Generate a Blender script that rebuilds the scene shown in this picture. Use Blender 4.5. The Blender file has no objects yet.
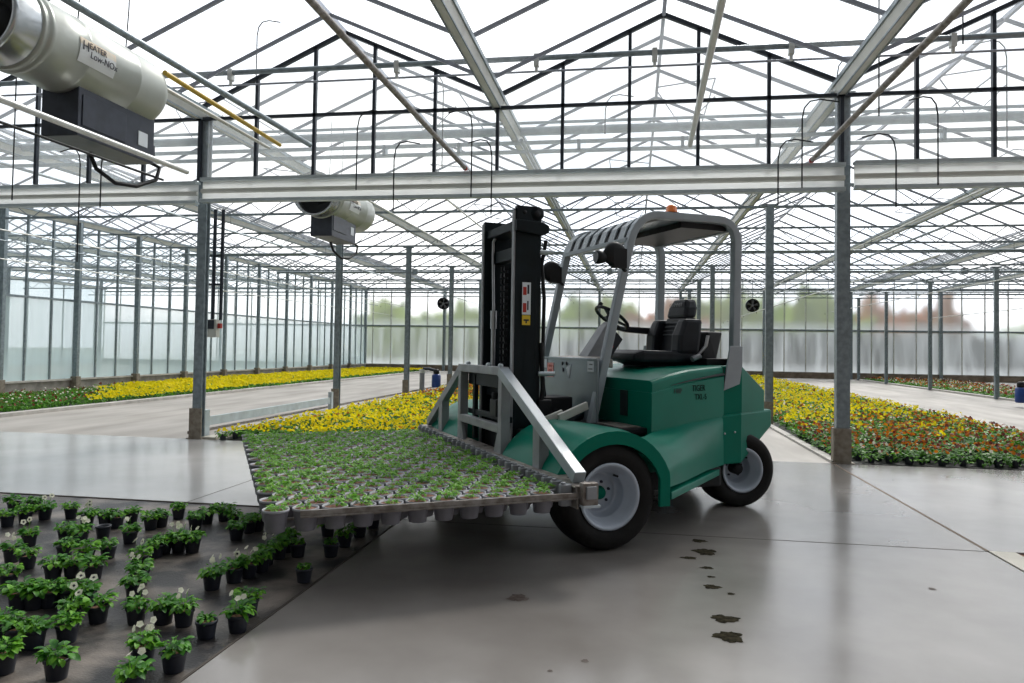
import bpy, bmesh, math, random
import numpy as np
from mathutils import Vector, Matrix

# ------------------------------------------------------------------ camera, sky, sun, exposure
SC = bpy.context.scene
COL = SC.collection
F_PX, CAM_H, PX, PY = 740.0, 1.45, 512.0, 326.0
PITCH, YAW, ROLL = math.atan(22 / F_PX), math.atan(121 / F_PX), 0.0155
fw = Vector((-math.sin(YAW) * math.cos(PITCH), math.cos(YAW) * math.cos(PITCH), math.sin(PITCH)))
_r = Vector((math.cos(YAW), math.sin(YAW), 0)); _u = _r.cross(fw)
rt = _r * math.cos(ROLL) + _u * math.sin(ROLL)
up = _u * math.cos(ROLL) - _r * math.sin(ROLL)
EYE = Vector((0, 0, CAM_H))
cam = bpy.data.objects.new('camera', bpy.data.cameras.new('camera'))
COL.objects.link(cam)
cam.data.sensor_width = 36
cam.data.lens = F_PX / 1024 * 36
cam.data.shift_y = -(341.5 - PY) / 1024
cam.data.clip_end = 400
cam.matrix_world = Matrix(((rt.x, up.x, -fw.x, 0), (rt.y, up.y, -fw.y, 0), (rt.z, up.z, -fw.z, CAM_H), (0, 0, 0, 1)))
SC.camera = cam

SC.view_settings.view_transform = 'Standard'
SC.view_settings.look = 'None'
SC.view_settings.exposure = 0.0
SC.view_settings.gamma = 1.0
SC.view_settings.use_curve_mapping = False
SC.cycles.transparent_max_bounces = 24
SC.cycles.max_bounces = 8
SC.cycles.sample_clamp_indirect = 4.0

W = bpy.data.worlds.new('sky'); SC.world = W; W.use_nodes = True
wn, wl = W.node_tree.nodes, W.node_tree.links
bg = wn['Background']
tc = wn.new('ShaderNodeTexCoord'); sep = wn.new('ShaderNodeSeparateXYZ')
wl.new(tc.outputs['Generated'], sep.inputs[0])
noi = wn.new('ShaderNodeTexNoise'); noi.inputs['Scale'].default_value = 3.0; noi.inputs['Detail'].default_value = 4
wl.new(tc.outputs['Generated'], noi.inputs['Vector'])
cr = wn.new('ShaderNodeValToRGB')
cr.color_ramp.elements[0].position = 0.35; cr.color_ramp.elements[0].color = (0.80, 0.87, 0.97, 1)
cr.color_ramp.elements[1].position = 0.62; cr.color_ramp.elements[1].color = (1.0, 1.0, 1.0, 1)
wl.new(noi.outputs['Fac'], cr.inputs[0]); wl.new(cr.outputs[0], bg.inputs['Color'])
# the clouds are brighter where the veiled sun stands, ahead of the camera
half = wn.new('ShaderNodeMath'); half.operation = 'MULTIPLY_ADD'; half.inputs[1].default_value = 0.5; half.inputs[2].default_value = 0.5
wl.new(sep.outputs['Y'], half.inputs[0])
mr = wn.new('ShaderNodeValToRGB'); mr.color_ramp.elements[0].position = 0.0; mr.color_ramp.elements[1].position = 1.0
mr.color_ramp.elements[0].color = (0.09, 0.09, 0.09, 1); mr.color_ramp.elements[1].color = (1, 1, 1, 1)
for pos, v in ((0.36, 0.13), (0.50, 0.68), (0.72, 0.86)):
    e_ = mr.color_ramp.elements.new(pos); e_.color = (v, v, v, 1)
gain = wn.new('ShaderNodeMath'); gain.operation = 'MULTIPLY'; gain.inputs[1].default_value = 2.0
wl.new(half.outputs[0], mr.inputs[0]); wl.new(mr.outputs[0], gain.inputs[0]); wl.new(gain.outputs[0], bg.inputs['Strength'])

sd = bpy.data.lights.new('sun', 'SUN'); sd.energy = 3.0; sd.angle = math.radians(14); sd.color = (1.0, 0.97, 0.92)
sun = bpy.data.objects.new('sun', sd); COL.objects.link(sun)
sun.rotation_euler = (Vector((0.25, 0.80, 0.85))).to_track_quat('Z', 'Y').to_euler()

# ------------------------------------------------------------------ helpers
PI = math.pi
rnd = random.Random(11)


def ray(x, y):
    return fw + rt * ((x - PX) / F_PX) + up * ((PY - y) / F_PX)


def on_z(x, y, z=0.0):
    d = ray(x, y); return EYE + d * ((z - CAM_H) / d.z)


def on_y(x, y, Y):
    d = ray(x, y); return EYE + d * (Y / d.y)


def project(p):
    d = Vector(p) - EYE; z = d.dot(fw)
    return PX + F_PX * d.dot(rt) / z, PY - F_PX * d.dot(up) / z, z


def tag(o, label=None, cat=None, group=None, kind=None):
    if label: o['label'] = label
    if cat: o['category'] = cat
    if group: o['group'] = group
    if kind: o['kind'] = kind
    return o


def empty(name, loc=(0, 0, 0), rz=0.0, parent=None):
    o = bpy.data.objects.new(name, None); COL.objects.link(o)
    o.location = loc; o.rotation_euler = (0, 0, rz); o.empty_display_size = 0.1
    o.parent = parent
    return o


class MB:
    """collects shapes, becomes one mesh"""

    def __init__(s):
        s.v = []; s.f = []; s.m = []; s.sm = []

    def add(s, vs, fs, m=0, sm=False):
        k = len(s.v); s.v += [tuple(p) for p in vs]
        for f in fs:
            s.f.append(tuple(k + i for i in f)); s.m.append(m); s.sm.append(sm)
        return s

    def box(s, x0, x1, y0, y1, z0, z1, m=0):
        vs = [(x, y, z) for z in (z0, z1) for y in (y0, y1) for x in (x0, x1)]
        return s.add(vs, [(0, 2, 3, 1), (4, 5, 7, 6), (0, 1, 5, 4), (2, 6, 7, 3), (0, 4, 6, 2), (1, 3, 7, 5)], m)

    def bar(s, p, q, w, h, upv=(0, 0, 1), m=0):
        p, q = Vector(p), Vector(q); d = (q - p).normalized(); U = Vector(upv)
        a = d.cross(U)
        if a.length < 1e-4: a = d.cross(Vector((1, 0, 0)))
        a.normalize(); b = a.cross(d).normalized()
        vs = []
        for e in (p, q):
            for (i, j) in ((-1, -1), (1, -1), (1, 1), (-1, 1)):
                vs.append(e + a * (i * w / 2) + b * (j * h / 2))
        return s.add(vs, [(0, 1, 2, 3), (7, 6, 5, 4), (0, 4, 5, 1), (1, 5, 6, 2), (2, 6, 7, 3), (3, 7, 4, 0)], m)

    def tube(s, pts, r, n=8, m=0, caps=True, sm=True):
        pts = [Vector(p) for p in pts]; rs = r if isinstance(r, (list, tuple)) else [r] * len(pts)
        vs = []; prev = None
        for i, p in enumerate(pts):
            d = (pts[min(i + 1, len(pts) - 1)] - pts[max(i - 1, 0)]).normalized()
            if prev is None:
                a = d.cross(Vector((0, 0, 1)))
                if a.length < 1e-3: a = d.cross(Vector((1, 0, 0)))
            else:
                a = prev - d * prev.dot(d)
            a.normalize(); prev = a; b = d.cross(a)
            for k in range(n):
                t = 2 * PI * k / n
                vs.append(p + (a * math.cos(t) + b * math.sin(t)) * rs[i])
        fs = [(i * n + k, i * n + (k + 1) % n, (i + 1) * n + (k + 1) % n, (i + 1) * n + k)
              for i in range(len(pts) - 1) for k in range(n)]
        s.add(vs, fs, m, sm)
        if caps:
            s.add(vs[:n], [tuple(range(n))[::-1]], m); s.add(vs[-n:], [tuple(range(n))], m)
        return s

    def lathe(s, prof, n=24, c=(0, 0, 0), axis='z', m=0, sm=True, seg=None):
        """prof: (radius, height); seg optional list of material per profile segment"""
        vs = []
        for (r, h) in prof:
            for k in range(n):
                t = 2 * PI * k / n; x, y = r * math.cos(t), r * math.sin(t)
                if axis == 'z': p = (x, y, h)
                elif axis == 'y': p = (x, h, y)
                else: p = (h, x, y)
                vs.append((p[0] + c[0], p[1] + c[1], p[2] + c[2]))
        k0 = len(s.v); s.v += vs
        for i in range(len(prof) - 1):
            for k in range(n):
                s.f.append((k0 + i * n + k, k0 + i * n + (k + 1) % n, k0 + (i + 1) * n + (k + 1) % n, k0 + (i + 1) * n + k))
                s.m.append(seg[i] if seg else m); s.sm.append(sm)
        return s

    def prism(s, poly, h0, h1, axis='y', m=0, sm=False):
        """poly of (u, v); axis y: u=x, v=z; axis x: u=y, v=z; axis z: u=x, v=y"""
        def P(u, v, h):
            return (u, h, v) if axis == 'y' else ((h, u, v) if axis == 'x' else (u, v, h))
        n = len(poly)
        vs = [P(u, v, h0) for u, v in poly] + [P(u, v, h1) for u, v in poly]
        s.add(vs, [tuple(range(n)), tuple(range(2 * n - 1, n - 1, -1))], m)
        s.add(vs, [(i, i + n, (i + 1) % n + n, (i + 1) % n) for i in range(n)], m, sm)
        return s

    def loft(s, rings, m=0, sm=False, closed=True, caps=True):
        n = len(rings[0]); vs = [p for r in rings for p in r]
        fs = []
        for i in range(len(rings) - 1):
            for k in range(n if closed else n - 1):
                fs.append((i * n + k, i * n + (k + 1) % n, (i + 1) * n + (k + 1) % n, (i + 1) * n + k))
        if caps: fs += [tuple(range(n))[::-1], tuple(range((len(rings) - 1) * n, len(rings) * n))]
        return s.add(vs, fs, m, sm)

    def data(s, name, mats, bevel=0.0):
        me = bpy.data.meshes.new(name)
        me.from_pydata([tuple(p) for p in s.v], [], s.f)
        if not isinstance(mats, (list, tuple)): mats = [mats]
        for mt in mats: me.materials.append(mt)
        me.polygons.foreach_set('material_index', s.m)
        me.polygons.foreach_set('use_smooth', s.sm)
        bm = bmesh.new(); bm.from_mesh(me)
        if bevel:
            bmesh.ops.remove_doubles(bm, verts=bm.verts, dist=1e-5)
        bmesh.ops.recalc_face_normals(bm, faces=bm.faces)
        if bevel:
            es = [e for e in bm.edges if len(e.link_faces) == 2 and e.calc_face_angle(0) > 0.5]
            bmesh.ops.bevel(bm, geom=es, offset=bevel, segments=2, profile=0.6, affect='EDGES', clamp_overlap=True)
        bm.to_mesh(me); bm.free(); me.update()
        return me

    def islands(s):
        key = {}; par = list(range(len(s.v)))

        def find(a):
            while par[a] != a: par[a] = par[par[a]]; a = par[a]
            return a
        for i, p in enumerate(s.v):
            k = tuple(round(c, 5) for c in p)
            if k in key: par[find(i)] = find(key[k])
            else: key[k] = i
        for f in s.f:
            for i in f[1:]: par[find(i)] = find(f[0])
        out = {}
        for fi, f in enumerate(s.f): out.setdefault(find(f[0]), []).append(fi)
        res = []
        for fs in out.values():
            m = MB(); mp = {}
            for fi in fs:
                for i in s.f[fi]:
                    if i not in mp: mp[i] = len(m.v); m.v.append(s.v[i])
                m.f.append(tuple(mp[i] for i in s.f[fi])); m.m.append(s.m[fi]); m.sm.append(s.sm[fi])
            res.append(m)
        return res

    def build_each(s, name, mats, parent=None, bevel=0.0):
        return [m.build(name, mats, parent, None, bevel) for m in s.islands()]

    def build(s, name, mats, parent=None, loc=None, bevel=0.0, rot=None):
        o = bpy.data.objects.new(name, s.data(name, mats, bevel)); COL.objects.link(o)
        if parent: o.parent = parent
        if loc is not None: o.location = loc
        if rot is not None: o.rotation_euler = rot
        return o


def quads_mesh(name, V, Q, MI, mats):
    me = bpy.data.meshes.new(name)
    V = np.asarray(V, np.float32); Q = np.asarray(Q, np.int32)
    me.vertices.add(len(V)); me.vertices.foreach_set('co', V.ravel())
    me.loops.add(Q.size); me.loops.foreach_set('vertex_index', Q.ravel())
    me.polygons.add(len(Q)); me.polygons.foreach_set('loop_start', np.arange(0, Q.size, 4, dtype=np.int32))
    me.polygons.foreach_set('material_index', np.asarray(MI, np.int32))
    for mt in mats: me.materials.append(mt)
    me.update(calc_edges=True); me.validate()
    return me


def copy_tree(o, parent=None):
    c = o.copy(); COL.objects.link(c); c.parent = parent
    for ch in list(o.children): copy_tree(ch, c)
    return c


def text(name, body, size, mat, parent, loc, rot, ext=0.001, align='LEFT', sx=1.0):
    cu = bpy.data.curves.new(name, 'FONT'); cu.body = body; cu.size = size; cu.extrude = ext
    cu.align_x = align; cu.align_y = 'BOTTOM'; cu.materials.append(mat); cu.offset = 0.0
    o = bpy.data.objects.new(name, cu); COL.objects.link(o); o.parent = parent
    o.location = loc; o.rotation_euler = rot; o.scale = (sx, 1, 1)
    return o


# ------------------------------------------------------------------ materials
def mat(name, col, rough=0.5, metal=0.0, spec=0.5, var=0.0, scale=8.0, bump=0.0, bscale=40.0, col2=None, lo=0.35, hi=0.65,
        detail=5, coat=0.0, stretch=None, rvar=0.0):
    m = bpy.data.materials.new(name); m.use_nodes = True
    n, l = m.node_tree.nodes, m.node_tree.links; b = n['Principled BSDF']
    b.inputs['Base Color'].default_value = (*col, 1); b.inputs['Roughness'].default_value = rough
    b.inputs['Metallic'].default_value = metal; b.inputs['Specular IOR Level'].default_value = spec
    b.inputs['Coat Weight'].default_value = coat; b.inputs['Coat Roughness'].default_value = 0.08
    if var or col2 or bump or rvar:
        t = n.new('ShaderNodeTexCoord'); src = t.outputs['Object']
        if stretch:
            mp = n.new('ShaderNodeMapping'); mp.inputs['Scale'].default_value = stretch
            l.new(src, mp.inputs['Vector']); src = mp.outputs[0]
        x = n.new('ShaderNodeTexNoise'); x.inputs['Scale'].default_value = scale; x.inputs['Detail'].default_value = detail
        l.new(src, x.inputs['Vector'])
        r = n.new('ShaderNodeValToRGB'); e = r.color_ramp.elements
        c2 = col2 or tuple(min(1, c * (1 + var)) for c in col)
        c1 = col if col2 else tuple(c * (1 - var) for c in col)
        e[0].position, e[1].position = lo, hi; e[0].color = (*c1, 1); e[1].color = (*c2, 1)
        l.new(x.outputs['Fac'], r.inputs[0]); l.new(r.outputs[0], b.inputs['Base Color'])
        if rvar:
            q = n.new('ShaderNodeMapRange'); q.inputs['From Min'].default_value = 0.3; q.inputs['From Max'].default_value = 0.7
            q.inputs['To Min'].default_value = rough - rvar; q.inputs['To Max'].default_value = rough + rvar
            l.new(x.outputs['Fac'], q.inputs['Value']); l.new(q.outputs[0], b.inputs['Roughness'])
        if bump:
            y = n.new('ShaderNodeTexNoise'); y.inputs['Scale'].default_value = bscale; y.inputs['Detail'].default_value = 3
            l.new(t.outputs['Object'], y.inputs['Vector'])
            bp = n.new('ShaderNodeBump'); bp.inputs['Strength'].default_value = bump; bp.inputs['Distance'].default_value = 0.01
            l.new(y.outputs['Fac'], bp.inputs['Height']); l.new(bp.outputs[0], b.inputs['Normal'])
    return m


def glass(name, col, opac, gloss=0.06, rough=0.02, tcol=(1, 1, 1), cond=None, scale=(1, 1, 1), z0=0, z1=1, blur=0.0):
    """thin pane: clear + milky share (opac) + a little mirror; cond adds streaky condensation thicker towards z0"""
    m = bpy.data.materials.new(name); m.use_nodes = True
    n, l = m.node_tree.nodes, m.node_tree.links
    for x in list(n):
        if x.type != 'OUTPUT_MATERIAL': n.remove(x)
    out = [x for x in n if x.type == 'OUTPUT_MATERIAL'][0]
    tr = n.new('ShaderNodeBsdfRefraction' if blur else 'ShaderNodeBsdfTransparent'); tr.inputs[0].default_value = (*tcol, 1)
    if blur: tr.inputs['Roughness'].default_value = blur; tr.inputs['IOR'].default_value = 1.12
    tl = n.new('ShaderNodeBsdfTranslucent'); tl.inputs[0].default_value = (*col, 1)
    df = n.new('ShaderNodeBsdfDiffuse'); df.inputs[0].default_value = (*col, 1)
    mk = n.new('ShaderNodeMixShader'); mk.inputs[0].default_value = 0.3
    l.new(tl.outputs[0], mk.inputs[1]); l.new(df.outputs[0], mk.inputs[2])
    mx = n.new('ShaderNodeMixShader'); mx.inputs[0].default_value = opac
    l.new(tr.outputs[0], mx.inputs[1]); l.new(mk.outputs[0], mx.inputs[2])
    gl = n.new('ShaderNodeBsdfGlossy'); gl.inputs['Roughness'].default_value = rough
    m2 = n.new('ShaderNodeMixShader'); m2.inputs[0].default_value = gloss
    l.new(mx.outputs[0], m2.inputs[1]); l.new(gl.outputs[0], m2.inputs[2]); l.new(m2.outputs[0], out.inputs['Surface'])
    if cond:
        t = n.new('ShaderNodeTexCoord'); mp = n.new('ShaderNodeMapping'); mp.inputs['Scale'].default_value = scale
        l.new(t.outputs['Object'], mp.inputs[0])
        x = n.new('ShaderNodeTexNoise'); x.inputs['Scale'].default_value = 1.0; x.inputs['Detail'].default_value = 4
        l.new(mp.outputs[0], x.inputs['Vector'])
        s = n.new('ShaderNodeSeparateXYZ'); l.new(t.outputs['Object'], s.inputs[0])
        g = n.new('ShaderNodeMapRange'); g.inputs['From Min'].default_value = z1; g.inputs['From Max'].default_value = z0
        g.inputs['To Min'].default_value = 0.0; g.inputs['To Max'].default_value = 0.45
        l.new(s.outputs['Z'], g.inputs['Value'])
        a = n.new('ShaderNodeMath'); a.operation = 'MULTIPLY_ADD'
        l.new(x.outputs['Fac'], a.inputs[0]); a.inputs[1].default_value = cond; a.inputs[2].default_value = opac - cond * 0.5
        a2 = n.new('ShaderNodeMath'); a2.operation = 'ADD'; a2.use_clamp = True
        l.new(a.outputs[0], a2.inputs[0]); l.new(g.outputs[0], a2.inputs[1]); l.new(a2.outputs[0], mx.inputs[0])
    return m


def lit_through(m, share):
    n, l = m.node_tree.nodes, m.node_tree.links; b = n['Principled BSDF']
    out = [x for x in n if x.type == 'OUTPUT_MATERIAL'][0]
    t = n.new('ShaderNodeBsdfTranslucent'); mx = n.new('ShaderNodeMixShader'); mx.inputs[0].default_value = share
    src = b.inputs['Base Color'].links[0].from_socket
    l.new(src, t.inputs[0]); l.new(b.outputs[0], mx.inputs[1]); l.new(t.outputs[0], mx.inputs[2]); l.new(mx.outputs[0], out.inputs['Surface'])
    return m


M = {}
M['zinc'] = mat('galvanised_steel', (0.24, 0.285, 0.31), 0.42, 0.45, var=0.18, scale=14, detail=6)
M['zinc_light'] = mat('light_zinc', (0.48, 0.54, 0.57), 0.45, 0.2, var=0.10, scale=6)
M['alu_backlit_dark'] = mat('backlit_frame_dark_metal', (0.035, 0.042, 0.055), 0.4, 0.4, var=0.2)  # backlit shade of the gable aluminium put into the colour; dark fittings share it
M['alu_bar'] = mat('glazing_bar', (0.34, 0.36, 0.42), 0.4, 0.3, var=0.1)
M['gutter'] = mat('gutter_metal', (0.62, 0.62, 0.57), 0.4, 0.1, var=0.08, scale=3)
M['white_tube'] = mat('white_tube', (0.62, 0.63, 0.60), 0.35, 0.2, var=0.08)
M['beam_white'] = mat('beam_white', (0.80, 0.82, 0.82), 0.3, 0.05, var=0.05, scale=2)
M['rust'] = mat('rusty_foot', (0.20, 0.16, 0.12), 0.7, 0.2, col2=(0.30, 0.27, 0.22), scale=12)
M['black'] = mat('black_plastic', (0.008, 0.009, 0.011), 0.5, var=0.2, spec=0.3)
M['rubber'] = mat('tyre_rubber', (0.008, 0.0075, 0.007), 0.7, var=0.35, scale=10, bump=0.25, bscale=60, spec=0.25)
M['mast'] = mat('mast_black_paint', (0.004, 0.010, 0.013), 0.5, 0.0, var=0.3, scale=5, spec=0.22)
M['green'] = mat('green_paint', (0.0, 0.150, 0.098), 0.36, 0.0, var=0.08, scale=2.2, spec=0.5)
M['green'].node_tree.nodes['Principled BSDF'].inputs['IOR'].default_value = 1.22
M['groove'] = mat('dark_gap', (0.002, 0.012, 0.012), 0.6)
M['grey_paint'] = mat('grey_paint', (0.30, 0.34, 0.37), 0.38, 0.05, var=0.07, scale=5, coat=0.15)
M['grey_frame'] = mat('grey_frame_paint', (0.25, 0.26, 0.275), 0.45, 0.1, var=0.15, scale=6)
M['grey_panel'] = mat('grey_panel', (0.27, 0.31, 0.34), 0.25, 0.35, var=0.12, scale=1.8)
M['rim'] = mat('rim_paint', (0.44, 0.49, 0.56), 0.33, 0.1, var=0.06, scale=6)
M['steel'] = mat('bare_steel', (0.45, 0.45, 0.46), 0.3, 0.9, var=0.1)
M['worn_steel'] = mat('worn_steel', (0.16, 0.135, 0.115), 0.5, 0.5, col2=(0.30, 0.28, 0.26), scale=18)
M['seat'] = mat('seat_vinyl', (0.010, 0.012, 0.018), 0.5, var=0.2, bump=0.1, bscale=150, spec=0.35)
M['pot_dark'] = mat('dark_pot_plastic', (0.017, 0.020, 0.030), 0.42, var=0.15)
M['pot_grey'] = mat('grey_pot_plastic', (0.15, 0.145, 0.165), 0.5, var=0.12)
M['pot_rim'] = mat('pale_pot_rim', (0.30, 0.30, 0.325), 0.5)
M['soil'] = mat('potting_soil', (0.09, 0.035, 0.02), 0.95, col2=(0.34, 0.17, 0.11), scale=60, bump=0.6, bscale=120)
M['leaf'] = mat('leaf', (0.055, 0.21, 0.012), 0.45, col2=(0.24, 0.55, 0.05), scale=22, spec=0.3)
M['leaf_b'] = mat('leaf_dark', (0.022, 0.115, 0.018), 0.45, col2=(0.11, 0.33, 0.04), scale=22, spec=0.3)
M['leaf_s'] = mat('seedling_leaf', (0.11, 0.30, 0.040), 0.5, col2=(0.32, 0.58, 0.12), scale=40, spec=0.25)
M['leaf_far'] = mat('bed_leaf', (0.020, 0.095, 0.008), 0.55, col2=(0.10, 0.28, 0.02), scale=5, spec=0.15)
M['yellow'] = mat('yellow_petal', (0.88, 0.66, 0.004), 0.6, col2=(0.95, 0.84, 0.03), scale=30, spec=0.1)
M['orange'] = mat('orange_petal', (0.50, 0.12, 0.012), 0.6, col2=(0.62, 0.24, 0.02), scale=6, spec=0.1)
M['maroon'] = mat('maroon_petal', (0.13, 0.022, 0.014), 0.6, col2=(0.30, 0.06, 0.03), scale=9)
M['white_p'] = mat('white_petal', (0.78, 0.77, 0.66), 0.6, col2=(0.85, 0.83, 0.66), scale=20)
M['purple'] = mat('purple_eye', (0.02, 0.006, 0.025), 0.6)
M['plate_fade'] = mat('faded_orange_band', (0.75, 0.60, 0.42), 0.5, col2=(0.80, 0.76, 0.66), scale=9)
M['opal'] = glass('opal_sheet', (0.95, 0.96, 0.96), 0.86, 0.05, 0.2)
M['heater'] = mat('heater_casing', (0.42, 0.44, 0.40), 0.32, 0.25, var=0.06, scale=2)
M['heater_duct'] = mat('heater_duct', (0.45, 0.47, 0.48), 0.25, 0.8, var=0.10, scale=3)
M['heater_box'] = mat('heater_box', (0.035, 0.040, 0.055), 0.35, 0.3, var=0.2)
M['yellow_pipe'] = mat('yellow_gas_pipe', (0.55, 0.36, 0.03), 0.5, var=0.1)
M['blue'] = mat('blue_plastic', (0.008, 0.045, 0.22), 0.35, var=0.1)
M['red'] = mat('red_paint', (0.45, 0.03, 0.02), 0.4)
M['red_label'] = mat('red_sticker', (0.75, 0.12, 0.09), 0.4, col2=(0.85, 0.45, 0.40), scale=60)
M['white_label'] = mat('white_sticker', (0.72, 0.76, 0.80), 0.4)
M['yellow_label'] = mat('yellow_sticker', (0.75, 0.52, 0.03), 0.4)
M['ink'] = mat('ink', (0.012, 0.013, 0.03), 0.5)
M['ink_green'] = mat('ink_on_green', (0.001, 0.012, 0.010), 0.7, spec=0.1)
M['ink_grey'] = mat('ink_grey', (0.10, 0.11, 0.12), 0.5)
M['amber'] = mat('amber_beacon', (0.85, 0.20, 0.02), 0.25, coat=0.5)
M['sill'] = mat('concrete_sill', (0.20, 0.19, 0.165), 0.8, col2=(0.33, 0.31, 0.27), scale=4)
M['sill_far'] = mat('brown_sill', (0.19, 0.145, 0.10), 0.8, col2=(0.30, 0.24, 0.18), scale=3)
M['kerb'] = mat('kerb_concrete', (0.38, 0.36, 0.33), 0.75, col2=(0.52, 0.49, 0.45), scale=5)
M['path'] = mat('path_concrete', (0.27, 0.245, 0.215), 0.62, col2=(0.41, 0.38, 0.345), scale=0.8, detail=8, stretch=(2.4, 0.5, 1))
M['strip'] = mat('edge_strip', (0.52, 0.49, 0.42), 0.7, col2=(0.62, 0.585, 0.50), scale=3)
M['slab'] = mat('polished_concrete', (0.150, 0.136, 0.124), 0.20, col2=(0.270, 0.252, 0.235), scale=0.8, detail=10, spec=0.85, rvar=0.045, lo=0.3, hi=0.7)
M['slab_sheen'] = mat('sheen_painted_concrete', (0.36, 0.35, 0.335), 0.20, col2=(0.46, 0.45, 0.435), scale=0.6, detail=9, spec=0.8, rvar=0.04, lo=0.3, hi=0.7)  # slab concrete with the grazing reflection at the left put into its base colour
M['slab_soft_sheen'] = mat('soft_sheen_painted_concrete', (0.20, 0.19, 0.178), 0.20, col2=(0.33, 0.315, 0.30), scale=0.7, detail=9, spec=0.8, rvar=0.04, lo=0.3, hi=0.7)  # same concrete, base raised a little for the reflection on the right rear slab
M['joint'] = mat('joint_filler', (0.05, 0.04, 0.032), 0.8)
M['joint_brown'] = mat('joint_brown', (0.17, 0.12, 0.08), 0.8)
M['cloth'] = mat('ground_cloth', (0.014, 0.013, 0.014), 0.45, col2=(0.20, 0.17, 0.145), scale=2.6, detail=12, bump=0.3, bscale=90, lo=0.44, hi=0.66, spec=0.35)
M['bedsoil'] = mat('bed_cloth', (0.018, 0.018, 0.016), 0.8, var=0.4)
M['stain'] = mat('oil_stain', (0.008, 0.007, 0.004), 0.8, col2=(0.035, 0.03, 0.018), scale=30, spec=0.1)
M['stain'].node_tree.nodes['Principled BSDF'].inputs['IOR'].default_value = 1.2
M['stain_brown'] = mat('soil_smear', (0.045, 0.03, 0.022), 0.7, col2=(0.09, 0.07, 0.06), scale=30, spec=0.3)
for k_ in ('leaf', 'leaf_b', 'leaf_s', 'leaf_far', 'yellow', 'orange', 'maroon', 'white_p'): lit_through(M[k_], 0.42)
M['hedge'] = mat('hedge_leaves', (0.03, 0.04, 0.03), 0.9, col2=(0.13, 0.13, 0.09), scale=0.5, detail=8)
M['bush'] = mat('bush_leaves', (0.22, 0.32, 0.02), 0.8, col2=(0.60, 0.72, 0.10), scale=0.9, detail=8)
M['bush_brown'] = mat('copper_bush_leaves', (0.40, 0.16, 0.04), 0.8, col2=(0.80, 0.42, 0.14), scale=0.9, detail=8)
M['outside'] = mat('outdoor_ground', (0.10, 0.12, 0.06), 0.9, col2=(0.20, 0.19, 0.13), scale=0.3)
M['roof_glass'] = glass('roof_glass', (0.9, 0.92, 0.93), 0.06, 0.03, tcol=(0.985, 0.99, 0.99))
M['gable_glass'] = glass('gable_glass', (0.90, 0.94, 0.97), 0.26, 0.04, tcol=(0.97, 0.985, 0.99))
M['side_low'] = glass('frosted_side_glass', (0.70, 0.86, 0.86), 0.55, 0.05, 0.15, cond=0.25, scale=(3, 3, 0.4), z0=0.3, z1=1.2)
M['side_up'] = glass('clear_side_glass', (0.66, 0.78, 0.80), 0.14, 0.06, 0.03, tcol=(0.93, 0.97, 0.98))
M['far_low'] = glass('wet_far_glass', (0.78, 0.84, 0.88), 0.40, 0.05, 0.2, tcol=(0.8, 0.86, 0.9), cond=0.95, scale=(2.2, 1, 0.30), z0=0.2, z1=0.9, blur=0.75)
M['far_up'] = glass('misted_far_glass', (0.72, 0.78, 0.82), 0.22, 0.05, 0.1, cond=0.2, scale=(2.6, 1, 0.3), z0=2.6, z1=3.3, blur=0.5)
WORD = ['leftmost', 'second', 'third', 'fourth', 'fifth', 'sixth', 'seventh', 'eighth', 'ninth', 'tenth', 'eleventh', 'twelfth', 'thirteenth', 'fourteenth', 'fifteenth', 'sixteenth', 'seventeenth', 'eighteenth', 'nineteenth', 'twentieth', 'twenty-first', 'twenty-second']

# ------------------------------------------------------------------ the setting
YF = 43.8                       # far wall
XL = -16.3                      # left glass wall
VAL = [-34.4, -29.8, -25.2, -20.8, XL, -11.3, -6.58, -1.95, 2.70, 7.33, 11.96, 16.59, 21.22, 25.85]
ZV, ZR = 5.05, 6.10
YG = 10.32                      # the gable partition
TY = [15.75, 21.1, 26.45, 31.8, 37.15, 42.3]


def roofz(x):
    for a, b in zip(VAL, VAL[1:]):
        if a <= x <= b:
            c = (a + b) / 2
            return ZR - (ZR - ZV) * abs(x - c) / ((b - a) / 2)
    return ZV


def struct(name, mb, mats, label, parent=None, cat=None, **kw):
    o = mb.build(name, mats, parent, **kw)
    if not parent: tag(o, label, cat or name.split('_')[0], None, 'structure')
    return o


# floors
m = MB()
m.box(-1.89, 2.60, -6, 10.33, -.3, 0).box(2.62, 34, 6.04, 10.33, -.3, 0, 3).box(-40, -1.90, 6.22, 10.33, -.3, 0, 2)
m.box(2.60, 2.62, 6.04, 10.33, -.3, -.006, 1)
m.box(-1.90, -1.89, 6.22, 10.33, -.3, -.002, 0)
struct('floor', m, [M['slab'], M['joint_brown'], M['slab_sheen'], M['slab_soft_sheen']], 'polished grey concrete slab under the forklift', cat='floor')
m = MB().box(-1.88, 2.60, 6.01, 6.022, -.001, .0012)
struct('trim_1', m, M['joint'], 'thin dark joint running across the polished slab behind the front wheel', cat='joint')
m = MB().box(2.598, 2.625, 6.03, 10.33, -.001, .0012)
struct('trim_2', m, M['joint_brown'], 'brown joint from the foot of the right column towards the lower right corner', cat='joint')
m = MB().box(-4.0, -3.99, 6.22, 10.33, -.001, .0012)
struct('trim_3', m, M['joint'], 'faint joint in the pale slab behind the dark ground cloth', cat='joint')
m = MB().box(-40, -1.906, -6, 6.20, -.3, -.004)
struct('floor_cloth', m, M['cloth'], 'dark woven ground cloth the loose pansy pots stand on', cat='floor')
m = MB().box(-1.906, -1.892, -6, 6.22, -.3, .003).box(-40, -1.90, 6.20, 6.225, -.3, .003)
struct('trim_4', m, M['joint'], 'dark edge between the ground cloth and the polished slab', cat='edge')
m = MB().box(2.62, 2.80, -6, 6.03, -.3, .002)
struct('trim_5', m, M['strip'], 'pale concrete strip at the right edge of the slab', cat='strip')
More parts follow.
